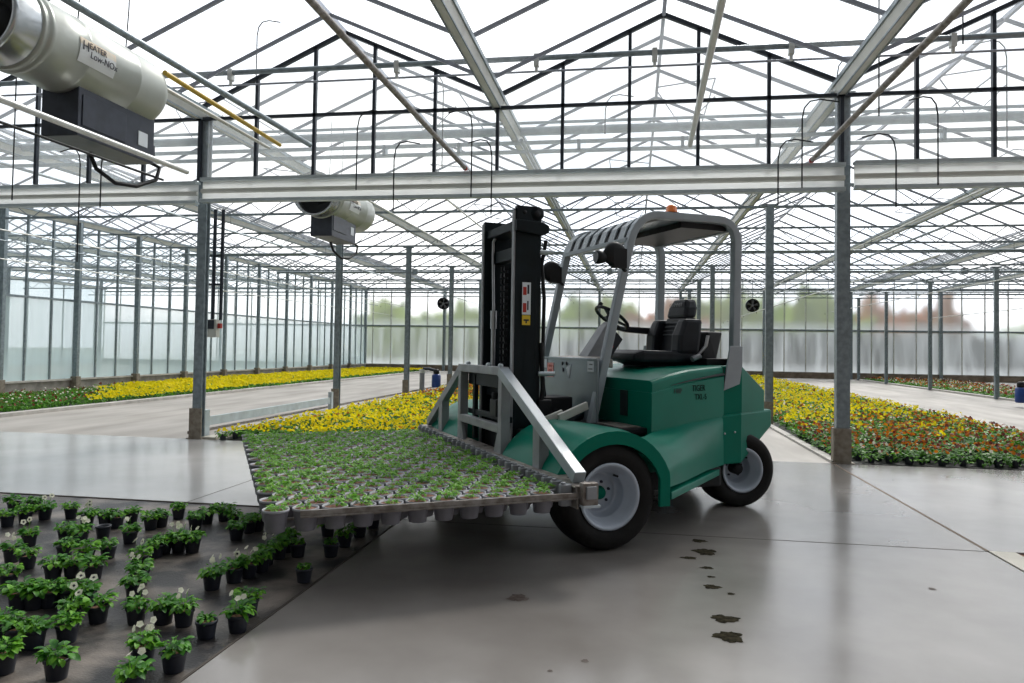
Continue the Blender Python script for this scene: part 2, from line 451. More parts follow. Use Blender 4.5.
m = MB().box(2.80, 34, -6, 6.03, -.3, -.012)
struct('floor_bed', m, M['soil'], 'brown soil beyond the pale strip at the lower right', cat='floor')
m = MB().box(-40, 34, 10.33, 46, -.3, -.004)
struct('floor_path', m, M['path'], 'rough beige concrete paths between the flower beds', cat='floor')
m = MB().box(-150, 150, -60, 220, -.6, -.31)
struct('ground', m, M['outside'], 'open ground outside the greenhouse', cat='ground')
BEDS = [(2.74, 7.05), (-6.15, -1.5), (-15.85, -11.95), (12.25, 16.3)]
for (a, b), t in zip(BEDS, ('between the paths right of the forklift', 'behind the seedling tray', 'along the left glass wall', 'at the far right')):
    m = MB().box(a, b, 10.36, YF - .8, -.05, .004)
    struct('ground_bed', m, M['bedsoil'], 'dark cloth under the flower bed ' + t, cat='bed floor')
kb = [(-11.93, -11.70, M['kerb'], 'pale kerb along the bed by the left glass wall', .06), (-6.45, -6.2, M['strip'], 'pale kerb between the left path and the yellow bed', .03),
      (7.08, 7.32, M['strip'], 'pale kerb right of the big flower bed', .03), (12.0, 12.22, M['kerb'], 'pale kerb by the far right flower bed', .06),
      (2.60, 2.72, M['kerb'], 'narrow kerb on the left of the right hand bed', .03), (-7.02, -6.96, M['worn_steel'], 'low brown rail beside the left path', .04)]
for k, (a, b, mt, t, h) in enumerate(kb):
    struct('trim_%d' % (k + 6), MB().box(a, b, 10.36 if k != 5 else 10.9, YF - .8, -.05, h), mt, t, cat='kerb')

# columns
COLS = []
def column(x, y, top, label, s=.13, foot=True, foot_m='rust'):
    COLS.append((x, y))
    r = empty('column', (x, y, 0)); tag(r, label, 'column', None, 'structure')
    MB().box(-s / 2, s / 2, -s * .42, s * .42, .0, top).box(s / 2, s / 2 + .03, -.012, .012, .0, top, 0).build('shaft', M['zinc'], r, bevel=.006)
    if foot:
        m = MB().box(-s * .72, s * .66, -s * .62, -s * .43, .0, .46).box(-s * .72, -s * .52, -s * .43, s * .5, 0, .46)
        m.box(-s * .9, s * .9, -s * .8, s * .8, 0, .015)
        m.build('foot_plate', M[foot_m], r, bevel=.004)
    MB().box(-.16, .16, -.05, .05, top, top + .05).build('cap_plate', M['zinc'], r)
    return r


ORD = ['first', 'second', 'third', 'fourth', 'fifth', 'sixth', 'seventh', 'eighth', 'ninth', 'tenth', 'eleventh', 'twelfth']
column(-6.53, 10.42, ZV - .15, 'thick steel column left of the seedling tray, holding the cross beam', .145)
column(2.74, 10.42, ZV - .15, 'thick steel column right of the forklift, holding the cross beam', .155)
for k, y in enumerate([16.1, 21.2, 26.5] + TY[3:]):
    column(-6.62 if k else -6.68, y, 4.38, 'steel column on the path edge left of the forklift, %s beyond the beam' % ORD[k], .13, k < 3)
for k, y in enumerate(TY):
    column(2.69 if not k else 2.70, y if k else 15.5, 4.38, 'steel column in the right hand bed, %s behind the beam' % ORD[k], .13, k < 1)
for k, y in enumerate([10.42, 15.75, 21.1, 27.0, 32.6, 37.9, 42.3]):
    column(11.98, y, 4.38 if k else ZV - .15, 'steel column by the far right bed, %s in its row' % ORD[k], .12, False)
for k, y in enumerate(TY):
    column(21.2, y, 4.38, 'steel column beyond the far right bed, %s in its row' % ORD[k], .12, False)
for k, y in enumerate([10.42] + TY):
    column(-25.2, y, 4.38, 'steel column in the next greenhouse, %s in its row' % ORD[k], .12, False)

# cross beam of the partition
def beam(x0, x1, z0, z1, y, label):
    r = empty('cross_beam', (0, y, 0)); tag(r, label, 'beam', None, 'structure')
    h = z1 - z0
    MB().box(x0, x1, .01, .016, z0 + .02, z1 - .02).build('web', M['opal'], r)
    m = MB().prism([(-.07, z1), (.07, z1), (.07, z1 - .03), (-.03, z1 - .055), (-.07, z1 - .045)], x0, x1, 'x')
    m.build('top_lip', M['zinc_light'], r)
    MB().prism([(-.07, z0), (.05, z0), (.05, z0 + .02), (-.04, z0 + .055), (-.07, z0 + .045)], x0, x1, 'x').build('bottom_lip', M['zinc_light'], r)
    MB().prism([(-.045, z0 + h * .42), (-.005, z0 + h * .38), (-.005, z0 + h * .58), (-.04, z0 + h * .54)], x0, x1, 'x').build('middle_rib', M['gutter'], r)
    return r


beam(-6.45, 2.72, 3.57, 3.94, 10.22, 'long white metal cross beam spanning above the forklift and tray')
beam(-16.2, -6.52, 3.55, 3.89, 10.22, 'white cross beam between the left glass wall and the thick left column')
beam(2.84, 21.1, 3.59, 3.96, 10.22, 'white cross beam right of the thick right column')

# gable partition above the beam
g = empty('gable_partition', (0, YG, 0)); tag(g, 'dark framed glass gable standing on the white cross beam', 'glass partition', None, 'structure')
gv = [v for v in VAL if XL <= v]
for a, b in zip(gv, gv[1:]):
    c = (a + b) / 2
    MB().bar((a, 0, ZV), (c, 0, ZR), .06, .055).bar((c, 0, ZR), (b, 0, ZV), .06, .055).build('rafter', M['alu_backlit_dark'], g)
    MB().add([(a, .02, 3.95), (b, .02, 3.95), (b, .02, ZV), (c, .02, ZR), (a, .02, ZV)], [(0, 1, 2, 3, 4)]).build('glass', M['gable_glass'], g)
    for k in range(5):
        x = a + (b - a) * k / 5 + .01
        MB().box(x - .023, x + .023, -.03, .03, 3.93, roofz(x)).build('post', M['alu_backlit_dark'], g)
MB().box(XL, 25.8, -.03, .02, 4.855, 4.90).build('rail', M['alu_backlit_dark'], g)

# valley gutters along the house
prof = [(-.09, .05), (-.085, .0), (-.055, -.12), (.055, -.12), (.085, 0), (.09, .05), (.075, .05), (.045, -.09), (-.045, -.09), (-.075, .05)]
for k, v in enumerate(VAL):
    r = empty('gutter', (v, 0, ZV - .05)); tag(r, '%s long cream roof gutter counted from the left, running to the far wall' % (ORD + ['thirteenth', 'fourteenth'])[k], 'gutter', None, 'structure')
    MB().prism(prof, -3, YF + .1, 'y').build('trough', M['gutter'], r)
    MB().box(-.105, -.083, -3, YF, .0, .06).box(.083, .105, -3, YF, .0, .06).box(-.06, -.045, -3, YF, -.135, -.115).box(.045, .06, -3, YF, -.135, -.115).build('lips', M['zinc'], r)

# glass roof
for k, (a, b) in enumerate(zip(VAL, VAL[1:])):
    c = (a + b) / 2
    r = empty('roof', (0, 0, 0)); tag(r, '%s glass roof ridge counted from the left' % (ORD + ['thirteenth'])[k], 'roof', None, 'structure')
    m = MB(); y = -2.35
    while y < YF:
        for xa in (a, b):
            m.bar((xa, y, ZV + .02), (c, y, ZR), .036, .045)
        y += 1.34
    m.build('glazing_bars', M['alu_bar'], r)
    MB().bar((c, -3, ZR), (c, YF, ZR), .05, .06).build('ridge', M['alu_bar'], r)
    MB().add([(a, -3, ZV + .05), (c, -3, ZR + .035), (c, YF, ZR + .035), (a, YF, ZV + .05), (b, -3, ZV + .05), (b, YF, ZV + .05)],
             [(0, 1, 2, 3), (1, 4, 5, 2)]).build('glass', M['roof_glass'], r)
    # ridge vents propped open every few bays
    if -12 < a < 12:
        m = MB()
        for yy in (5.8, 13.2, 18.6, 24.0, 29.4, 34.8):
            sgn = 1 if int(yy) % 2 else -1
            xe = c + sgn * 1.0
            m.tube([(xe, yy, ZR - .20), (c + sgn * .45, yy, ZR - .75), (c, yy, ZR - .06)], .012, 5)
            m.tube([(xe, yy, ZR + .12), (xe, yy + 2.5, ZR + .12)], .015, 5)
            m.tube([(c, yy, ZR), (xe, yy, ZR + .12)], .015, 5).tube([(c, yy + 2.5, ZR), (xe, yy + 2.5, ZR + .12)], .015, 5)
        m.build('vent_rods', M['alu_bar'], r)

# lattice trusses
for k, Y in enumerate(TY):
    r = empty('roof_truss', (0, Y, 0)); tag(r, '%s lattice truss row behind the dark gable, across the whole house' % ORD[k], 'truss', None, 'structure')
    MB().box(VAL[0], VAL[-1], -.025, .025, 4.40, 4.45).box(VAL[0], VAL[-1], -.025, .025, 4.83, 4.88).build('chords', M['zinc'], r)
    m = MB()
    for a, b in zip(VAL, VAL[1:]):
        for i in range(8):
            x0, x1 = a + (b - a) * i / 8, a + (b - a) * (i + 1) / 8
            z0, z1 = (4.43, 4.85) if i % 2 else (4.85, 4.43)
            m.tube([(x0, 0, z0), (x1, 0, z1)], .011, 5, caps=False)
    m.build('diagonals', M['zinc'], r)
    m = MB()
    for a in VAL:
        m.box(a - .03, a + .03, -.03, .03, 4.85, 4.95)
    m.build('gutter_props', M['zinc'], r)

# left glass wall
r = empty('wall_left', (XL, 0, 0)); tag(r, 'tall glass side wall with steel bars on the left', 'wall', None, 'structure')
MB().box(-.10, .06, -3, YF, 0, .31).build('base_panel', M['sill'], r)
MB().box(-.14, .12, -3, YF, .31, .36).build('sill', M['kerb'], r)
MB().add([(0, -3, .36), (0, YF, .36), (0, YF, 2.64), (0, -3, 2.64)], [(0, 1, 2, 3)]).build('lower_glass', M['side_low'], r)
MB().add([(0, -3, 2.64), (0, YF, 2.64), (0, YF, 4.95), (0, -3, 4.95)], [(0, 1, 2, 3)]).build('upper_glass', M['side_up'], r)
m = MB(); y = -3.0
while y < YF:
    m.box(-.03, .035, y - .025, y + .025, .36, 4.95); y += .9
m.build('glazing_bars', M['zinc'], r)
MB().box(-.04, .05, -3, YF, 2.61, 2.67).box(-.05, .05, -3, YF, 4.9, 4.97).build('rail', M['zinc'], r)
y = 16.77 - 2.66 * 5; k = 0
while y < YF - 1:
    rr = empty('column', (XL + .16, y, 0)); tag(rr, 'steel wall column of the left glass wall, %s from the camera' % (ORD + ['thirteenth', 'fourteenth', 'fifteenth', 'sixteenth'])[k], 'column', None, 'structure')
    MB().box(-.06, .06, -.055, .055, .30, 4.95).build('shaft', M['zinc'], rr, bevel=.005)
    MB().box(-.10, .10, -.09, .09, 0, .42).build('foot_block', M['rust'], rr, bevel=.01)
    y += 2.66; k += 1

# far wall with mullions and gables
r = empty('wall_far', (0, YF, 0)); tag(r, 'misted glass end wall at the far side of the greenhouse', 'wall', None, 'structure')
X0, X1 = VAL[0], VAL[-1]
MB().box(X0, X1, -.06, .10, 0, .30).build('base_panel', M['sill_far'], r)
MB().box(X0, X1, -.09, .12, .30, .36).build('sill', M['sill'], r)
MB().add([(X0, 0, .36), (X1, 0, .36), (X1, 0, 2.66), (X0, 0, 2.66)], [(0, 1, 2, 3)]).build('lower_glass', M['far_low'], r)
MB().add([(X0, 0, 2.74), (X1, 0, 2.74), (X1, 0, 5.0), (X0, 0, 5.0)], [(0, 1, 2, 3)]).build('upper_glass', M['far_up'], r)
m = MB()
x = X0
while x < X1:
    m.box(x - .028, x + .028, -.045, .03, .36, 5.0); x += 1.158
m.build('mullions', M['white_tube'], r)
MB().box(X0, X1, -.09, .05, 2.66, 2.75).build('middle_rail', M['zinc'], r)
MB().box(X0, X1, -.07, .05, 4.72, 4.80).box(X0, X1, -.07, .05, 4.95, 5.06).build('top_rail', M['zinc'], r)
m = MB(); n2 = MB()
for a, b in zip(VAL, VAL[1:]):
    c = (a + b) / 2
    m.add([(a, 0, 5.05), (b, 0, 5.05), (c, 0, ZR)], [(0, 1, 2)])
    n2.bar((a, -.02, ZV), (c, -.02, ZR), .06, .05).bar((c, -.02, ZR), (b, -.02, ZV), .06, .05)
    for q in (1, 2, 3): n2.box(a + (b - a) * q / 4 - .02, a + (b - a) * q / 4 + .02, -.04, .0, 5.05, roofz(a + (b - a) * q / 4))
m.build('gable_glass', M['far_up'], r); n2.build('gable_bars', M['alu_bar'], r)
for k, v in enumerate(VAL[4:]):
    rr = empty('column', (v, YF - .2, 0)); tag(rr, 'end wall column, %s from the left corner' % ORD[k], 'column', None, 'structure')
    MB().box(-.07, .07, -.07, .07, 0, 4.9).build('shaft', M['zinc'], rr)
    MB().box(-.2, .2, -.09, .09, 4.86, 4.93).build('head_plate', M['zinc'], rr)
# outer side of the next house
r = empty('wall_outer', (VAL[0], 0, 0)); tag(r, 'frosted outer wall of the neighbouring greenhouse far left', 'wall', None, 'structure')
MB().add([(0, -3, .0), (0, YF, .0), (0, YF, 5), (0, -3, 5)], [(0, 1, 2, 3)]).build('glass', M['side_low'], r)
m = MB(); y = -3
while y < YF: m.box(-.03, .03, y - .03, y + .03, 0, 5); y += 2.7
m.build('glazing_bars', M['zinc'], r)

# ------------------------------------------------------------------ pipes, rods and ducts overhead
def pipe(name, pts, rad, mt, label, cat='pipe', n=8, group=None, kind=None):
    o = MB().tube(pts, rad, n).build(name, M[mt]); return tag(o, label, cat, group, kind)


r = tag(empty('screen_tube', (0, 10.0, 0)), 'long grey tube with brackets crossing in front of the dark gable', 'tube')
MB().tube([(-11.5, 0, 5.45), (11, 0, 5.45)], .038, 10).build('tube', M['zinc'], r)
for x in (-5.9, -3.35, -1.35, .25, 2.0, 3.95, 5.6):
    MB().box(x - .035, x + .035, -.05, .05, 5.33, 5.50).box(x - .02, x + .02, -.02, .02, 5.25, 5.34).build('bracket', M['white_tube'], r, bevel=.008)
pipe('screen_rod', [(-11.5, 10.1, 5.30), (11, 10.1, 5.30)], .016, 'alu_bar', 'thin grey rod just below the bracketed tube of the gable', 'rod')
for z, rr, t in ((5.17, .028, 'topmost'), (5.03, .075, 'thickest'), (4.84, .036, 'second lowest'), (4.69, .036, 'lowest')):
    pipe('heating_pipe', [(-16.2, 12.0, z), (25, 12.0, z)], rr, 'zinc_light', '%s grey pipe of the bundle crossing behind the gable glass' % t)
for k, x in enumerate([-13.5, -11.9, -8.8, -6.6, -4.2, -2.9, -.9, .75, 1.9, 3.2, 4.6, 6.1]):
    o = MB().box(x - .025, x + .025, 11.93, 12.07, 4.68, 4.86).build('pipe_hanger', M['zinc']); tag(o, '%s small hanger strap from the left on the crossing heating pipes' % ORD[k], 'hanger')
r = tag(empty('screen_motor_shaft', (0, 31.4, 4.72)), 'thick dark pipe crossing the whole house below the trusses', 'pipe')
MB().tube([(-16, 0, 0), (25, 0, 0)], .055, 8).build('shaft', M['zinc'], r)
for x in (-9.5, -5.4, -1.0, 1.2, 5.5, 8.4, 12.8, 17.0): MB().box(x - .10, x + .10, -.09, .09, -.10, .14).build('motor_bracket', M['zinc'], r)
for k, (Y, z) in enumerate(((24.2, 4.62), (36.0, 4.62), (40.5, 4.62))):
    pipe('cross_pipe', [(-16, Y, z), (25, Y, z)], .03, 'zinc', 'thin grey cross pipe far back under the roof, %s of three' % ORD[k])


def ytube(name, end, far, z, rad, mt, label, Yend, n=8, cat='tube'):
    """a straight tube along the house: one end seen at pixel `end`, at distance Yend; passes height z where pixel `far` is"""
    e = on_y(end[0], end[1], Yend); f = on_z(far[0], far[1], e.z); d = (f - e).normalized()
    q = e + d * (e.y + 1.0) / max(abs(d.y), .2)
    return pipe(name, [e, q], rad, mt, label, cat, n)


ytube('brace_rod', (465, 168), (310, 0), 0, .030, 'worn_steel', 'brown steel rod sloping down to a red cap above the beam centre', 10.05)
ytube('brace_rod', (812, 160), (968, 0), 0, .030, 'worn_steel', 'brown steel rod sloping down to a red cap left of the right column', 10.05)
for x, y, t in ((465, 168, 'left of the mast top'), (812, 160, 'beside the right column')):
    p = on_y(x, y, 10.06); o = MB().lathe([(.0, -.03), (.036, -.03), (.036, .03), (0, .03)], 10, (0, 0, 0), 'y').build('rod_cap', M['red'], loc=p)
    tag(o, 'small red end cap on the brown rod ' + t, 'cap')
ytube('spray_pipe', (690, 145), (722, 0), 0, .034, 'white_tube', 'cream pipe hanging over the forklift roof in front of the gable', 9.6)
ytube('support_tube', (310, 145), (68, 0), 0, .038, 'zinc', 'grey tube running past the top of the near heater', 10.1)
ytube('spray_pipe', (187, 172), (0, 99), 0, .030, 'white_tube', 'cream pipe passing in front of the near heater box', 7.45)
ytube('hose_rail', (163, 180), (0, 122), 0, .014, 'black', 'thin black rail under the near heater box', 7.6, cat='rail')
pipe('gas_pipe', [(-5.15, 7.38, 4.44), (-5.15, 10.1, 4.38)], .030, 'yellow_pipe', 'yellow gas pipe behind the near heater')
pipe('support_pipe', [(-5.32, 7.6, 4.36), (-5.32, 10.1, 4.34)], .024, 'gutter', 'cream pipe beside the yellow gas pipe')
# spray lines hung under the trusses, running to the far end
sp = [(-15.3, 3.9, 'closest to the left wall'), (-14.6, 3.35, 'second from the left wall'), (-13.0, 3.75, 'third from the left wall'), (-9.2, 4.05, 'over the left path'), (-4.6, 4.0, 'over the yellow bed, left one'),
      (-3.2, 4.0, 'over the yellow bed, right one'), (4.7, 3.0, 'over the right bed, low one'), (5.5, 4.1, 'over the right bed, high one'), (9.8, 3.5, 'over the right path'), (14.2, 3.2, 'over the far right bed')]
for k, (x, z, t) in enumerate(sp):
    y0, y1 = 11.0, (43.0 if k < 4 else 39.0)
    if x > 0: y0 = 12.4
    r = tag(empty('spray_line', (x, 0, z)), 'thin long spray pipe ' + t, 'pipe')
    MB().tube([(0, y0, 0), (0, y1, 0)], .016, 6).build('pipe', M['white_tube'] if k not in (0, 3) else M['zinc'], r)
    m = MB()
    for yy in [t_ for t_ in TY if y0 < t_ < y1]: m.tube([(0, yy, 0), (0, yy, 4.42 - z)], .004, 4).tube([(0, yy + 1.2, .01), (0, yy + 1.2, -.08)], .008, 4).tube([(0, yy + 3.2, .01), (0, yy + 3.2, -.08)], .008, 4)
    m.build_each('hanger', M['alu_backlit_dark'], r)
for k, (x, z) in enumerate(((-11.2, 4.55), (-1.95, 4.6), (7.3, 4.6), (11.96, 4.6))):
    o = MB().tube([(x + .25, 11, z), (x + .25, 43, z)], .03, 6).build('rail_tube', M['zinc']); tag(o, '%s grey tube under a gutter from the left, running to the end wall' % ORD[k], 'tube')

# drooping hoses
hs = [(265, 256, 22, 80), (368, 356, 112, 190), (402, 393, 143, 212), (615, 605, 96, 134), (440, 442, 77, 168), (466, 471, 111, 197), (486, 491, 141, 215),
      (885, 879, -20, 116), (845, 837, 60, 150), (930, 938, 98, 185), (885, 896, 135, 207), (790, 778, 141, 205), (815, 802, 101, 188), (968, 963, -20, 44),
      (995, 1007, 42, 148), (18, 12, 60, 200), (75, 77, 150, 262), (108, 100, 150, 208)]
for k, (xa, xb, ya, yb) in enumerate(hs):
    Y = 9.75 if yb > 180 or ya < 0 else 11.2
    a, b = on_y(xa, ya, Y), on_y(xb, yb, Y); s = 1 if b.x > a.x else -1
    w = abs(b.x - a.x) + .12
    pts = [(b.x - s * w * 1.6, Y, a.z - .02), (b.x - s * w * .8, Y, a.z + .02), (b.x - s * w * .35, Y, a.z), (b.x - s * w * .1, Y, a.z - .08), (b.x, Y, a.z - .22), (b.x, Y, b.z)]
    o = MB().tube(pts, .010, 5).build('drip_hose', M['black'])
    tag(o, 'thin black hose drooping from the roof, %s' % ('%s from the left' % WORD[sorted(h[1] for h in hs).index(xb)]), 'hose', 'drooping hoses around the gable')

# ------------------------------------------------------------------ heaters
def heater_model():
    r = empty('greenhouse_heater')
    # axis along y, far end at y = 0, near end negative; R .42
    R = .375
    m = MB().lathe([(0, 0), (.27, 0), (.34, -.02), (.365, -.06), (R, -.12), (R, -.50), (R + .004, -.51), (R, -.52), (R, -1.20), (R + .005, -1.21), (R + .005, -1.24), (R, -1.25),
                    (R, -1.66), (R + .012, -1.67), (R + .012, -1.72), (R - .004, -1.73), (R - .004, -1.76), (R + .008, -1.77), (R + .008, -1.80), (R - .01, -1.81)], 48, axis='y')
    m.build('casing', M['heater'], r)
    MB().lathe([(R - .01, -1.80), (R - .005, -1.84), (R - .005, -2.06), (R + .012, -2.08), (R + .012, -2.12), (R - .02, -2.12), (R - .03, -1.85)], 48, axis='y').build('outlet_duct', M['heater_duct'], r)
    MB().lathe([(0, -1.9), (R - .03, -1.9)], 40, axis='y').lathe([(.0, -1.96), (.12, -1.96), (.16, -1.9)], 20, axis='y').build('burner_baffle', M['black'], r)
    b = MB().box(-.20, .20, -1.17, -.03, -.79, -.26).build('burner_box', M['heater_box'], r, bevel=.012)
    MB().box(.19, .21, -1.12, -.50, -.68, -.38).build('side_panel', M['heater_box'], b, bevel=.004)
    MB().box(.195, .207, -.30, -.15, -.64, -.49).build('white_plate', M['white_label'], b)
    MB().box(-.12, .16, -.04, .05, -.74, -.56).build('valve_block', M['alu_backlit_dark'], b, bevel=.01)
    MB().tube([(.10, .0, -.74), (.20, .08, -.80), (.2, .02, -.95), (.16, -.25, -1.08), (.1, -.5, -1.10), (.05, -.72, -1.0), (0, -.76, -.84)], .022, 8).build('gas_hose', M['black'], r)
    l = MB()
    # a plate on the flank of the casing, towards the path
    for i in range(7):
        t0 = math.radians(-24 + i * 5); t1 = math.radians(-24 + (i + 1) * 5); q = R + .006
        l.add([(q * math.cos(t0), -1.38, q * math.sin(t0)), (q * math.cos(t0), -.90, q * math.sin(t0)), (q * math.cos(t1), -.90, q * math.sin(t1)), (q * math.cos(t1), -1.38, q * math.sin(t1))], [(0, 1, 2, 3)], 0 if i < 5 else 1)
    lb = l.build('name_plate', [M['beam_white'], M['plate_fade']], r)
    text('letter', 'H', .125, M['ink'], lb, (.387, -1.36, -.065), (math.radians(90), 0, math.radians(90)), .0015)
    text('lettering', 'EATER', .080, M['ink'], lb, (.387, -1.27, -.020), (math.radians(90), 0, math.radians(90)), .0015)
    text('lettering', 'Low-NOx', .088, M['ink'], lb, (.384, -1.26, -.105), (math.radians(97), 0, math.radians(90)), .0015)
    for y in (-.30, -1.0, -1.55):
        MB().tube([(.02, y, R), (.06, y - .02, .85), (.06, y - .02, 1.45)], .007, 4).build('chain', M['alu_backlit_dark'], r)
        MB().lathe([(0, R - .01), (.03, R), (.03, R + .03), (0, R + .04)], 8, (.02, y, 0)).build('hook', M['black'], r)
    return r


h1 = heater_model(); h1.location = (-5.46, 7.42, 4.21)
tag(h1, 'large cream tube heater with open silver duct, hanging at the upper left corner', 'heater')
h2 = copy_tree(h1); h2.location = (-5.46, 14.1, 4.07)
for ch in h2.children:
    if ch.name.startswith(('burner_box', 'gas_hose')): ch.location = (0, -.62, .10)
tag(h2, 'second cream tube heater with black box, half hidden behind the white beam', 'heater')
h3 = copy_tree(h1); h3.location = (-25.5, 24.0, 4.1); tag(h3, 'distant heater seen through the left glass wall', 'heater')

# control box hanging by the left column
p = on_y(212.5, 336, 10.75)
r = tag(empty('junction_box', (p.x, 10.75, p.z)), 'small grey control box on two black pipes beside the left thick column', 'control box')
MB().box(-.10, .09, -.05, .06, -.02, .26).build('housing', M['gutter'], r, bevel=.012)
MB().box(-.06, .05, -.062, -.05, .11, .25).build('dark_window', M['heater_box'], r)
MB().box(.095, .15, -.03, .03, .12, .20).build('valve', M['red'], r, bevel=.01)
for x in (-.005, .13): MB().tube([(x, 0, .25), (x, 0, 2.0)], .028, 8).build('pipe', M['alu_backlit_dark'], r)
for z in (1.25, .8): MB().box(-.20, .16, -.012, .012, z, z + .03).build('clamp', M['alu_backlit_dark'], r)

# round fans
def fan(px, py, Y, R, label):
    p = on_y(px, py, Y); r = tag(empty('circulation_fan', p), label, 'fan')
    MB().lathe([(R * .9, -.10), (R, -.10), (R, .10), (R * .9, .10), (R * .9, -.10)], 24, axis='y').build('ring', M['alu_backlit_dark'], r)
    MB().lathe([(0, .06), (R * .92, .06)], 24, axis='y').build('grille', M['black'], r)
    MB().lathe([(0, -.06), (R * .2, -.05), (R * .2, .05)], 12, axis='y').build('hub', M['grey_frame'], r)
    for k in range(5):
        t = 2 * PI * k / 5; c, s = math.cos(t), math.sin(t); c2, s2 = math.cos(t + .5), math.sin(t + .5)
        MB().add([(R * .18 * c, -.05, R * .18 * s), (R * .85 * c, -.02, R * .85 * s), (R * .85 * c2, .05, R * .85 * s2), (R * .18 * c2, .03, R * .18 * s2)], [(0, 1, 2, 3)]).build('blade', M['grey_frame'], r)
    MB().tube([(0, 0, R), (0, 0, max(.3, 4.43 - p.z))], .015, 5).build('rod', M['zinc'], r)


fan(752.5, 305.5, 31.8, .275, 'round black fan hanging right of the forklift cab')
fan(443.5, 303.5, 31.8, .265, 'round black fan hanging left of the mast')

# water filters in the beds
def canister(px, py, z, label, flip=1):
    p = on_z(px, py, 0.0); s = 1.0
    r = tag(empty('water_filter', (p.x, p.y, 0)), label, 'filter')
    MB().lathe([(0, .12), (.13, .12), (.15, .16), (.15, .50), (.12, .55), (0, .56)], 16).build('bowl', M['blue'], r)
    MB().lathe([(0, .56), (.10, .56), (.10, .68), (.05, .72), (0, .72)], 14).build('head', M['black'], r)
    MB().tube([(0, 0, .66), (-.25 * flip, 0, .72), (-.45 * flip, 0, .72)], .05, 8).build('elbow', M['alu_backlit_dark'], r)
    MB().tube([(-.48 * flip, 0, .0), (-.48 * flip, 0, .66)], .085, 10).build('riser', M['grey_frame'], r)
    MB().tube([(-.48 * flip, 0, .58), (-.48 * flip, 0, .70)], .10, 10).build('collar', M['white_tube'], r)


canister(436, 391, 0, 'blue water filter with grey riser pipe in the orange flowers')
canister(1021, 407, 0, 'blue water filter at the right edge beside the far bed', -1)

# board between the first two left columns
o = MB().box(-6.60, -6.56, 10.6, 15.6, .16, .30).box(-6.62, -6.5, 10.55, 10.68, .0, .42).box(-6.62, -6.54, 15.5, 15.6, .0, .42).build('guard_board', M['zinc_light'], bevel=.004)
tag(o, 'low grey metal board between the first two columns on the left', 'board')

# bushes outside the far wall
def bush(x, y, w, h, mt, label):
    r = tag(empty('bush', (x, y, -.3)), label, 'bush')
    bm = bmesh.new(); bmesh.ops.create_icosphere(bm, subdivisions=4, radius=1.0)
    rr = random.Random(int(x * 7 + y)); ph = [rr.uniform(0, 6) for _ in range(9)]
    for v in bm.verts:
        d = v.co.copy()
        k = 1 + .16 * math.sin(d.x * 4 + ph[0]) * math.sin(d.z * 5 + ph[1]) + .12 * math.sin(d.x * 11 + ph[2]) * math.cos(d.z * 9 + ph[3]) + .10 * math.sin(d.y * 17 + ph[4] + d.x * 23) + rr.uniform(-.14, .14)
        v.co = Vector((d.x * w * k, d.y * w * .5 * k, (d.z * .55 + .55) * h * k))
    me = bpy.data.meshes.new('foliage'); bm.to_mesh(me); bm.free(); me.materials.append(M[mt])
    for p in me.polygons: p.use_smooth = False
    o = bpy.data.objects.new('foliage', me); COL.objects.link(o); o.parent = r
    MB().tube([(0, 0, 0), (0, 0, h * .5)], .15, 6).build('trunk', M['stain_brown'], r)


bl = [(-16, 3.0, 3.6, 0, 'olive bush behind the left corner of the end wall'), (-12, 3.2, 3.9, 0, 'olive bush behind the end wall over the left path'), (-8, 2.6, 3.4, 0, 'low olive bush behind the end wall, left of the mast'),
      (-2.5, 3.6, 4.6, 0, 'tall green bush behind the end wall, seen between mast and cab'), (2.3, 2.8, 3.6, 1, 'brown bush behind the end wall, seen through the cab'), (7.2, 3.2, 4.6, 0, 'bright green bush behind the end wall right of the cab'),
      (11.5, 2.8, 4.5, 0, 'green bush behind the end wall left of the thick right column'), (16.0, 2.0, 4.1, 1, 'brown bush just right of the thick right column'), (18.2, 2.2, 3.9, 1, 'orange brown bush behind the end wall at the right'),
      (23.5, 3.4, 2.9, 0, 'low green bush at the far right behind the end wall')]
for x, w, h, c, t in bl: bush(x, 49.2 + w * .5 + (bl.index((x, w, h, c, t)) % 2) * 3.2, w * 1.0, h * 1.05, 'bush_brown' if c else 'bush', t)
o = MB().prism([(-7, -.3), (40, -.3), (40, 2.4), (20, 2.6), (5, 2.5), (-3, 2.2), (-7, 1.6)], 48.0, 49.0, 'y').build('hedge', M['hedge'])
tag(o, 'long clipped hedge outside the end wall', 'hedge')

# ------------------------------------------------------------------ the forklift: local x = backwards, local y = away from the camera side
TR = math.radians(31)
fk = empty('forklift', (-.15, 5.4, 0), TR)
tag(fk, 'green three wheel style forklift with grey cab roof, carrying the seedling tray', 'forklift')
TM = Matrix.Translation((-.15, 5.4, 0)) @ Matrix.Rotation(TR, 4, 'Z')
CL = 1.60                         # centre line


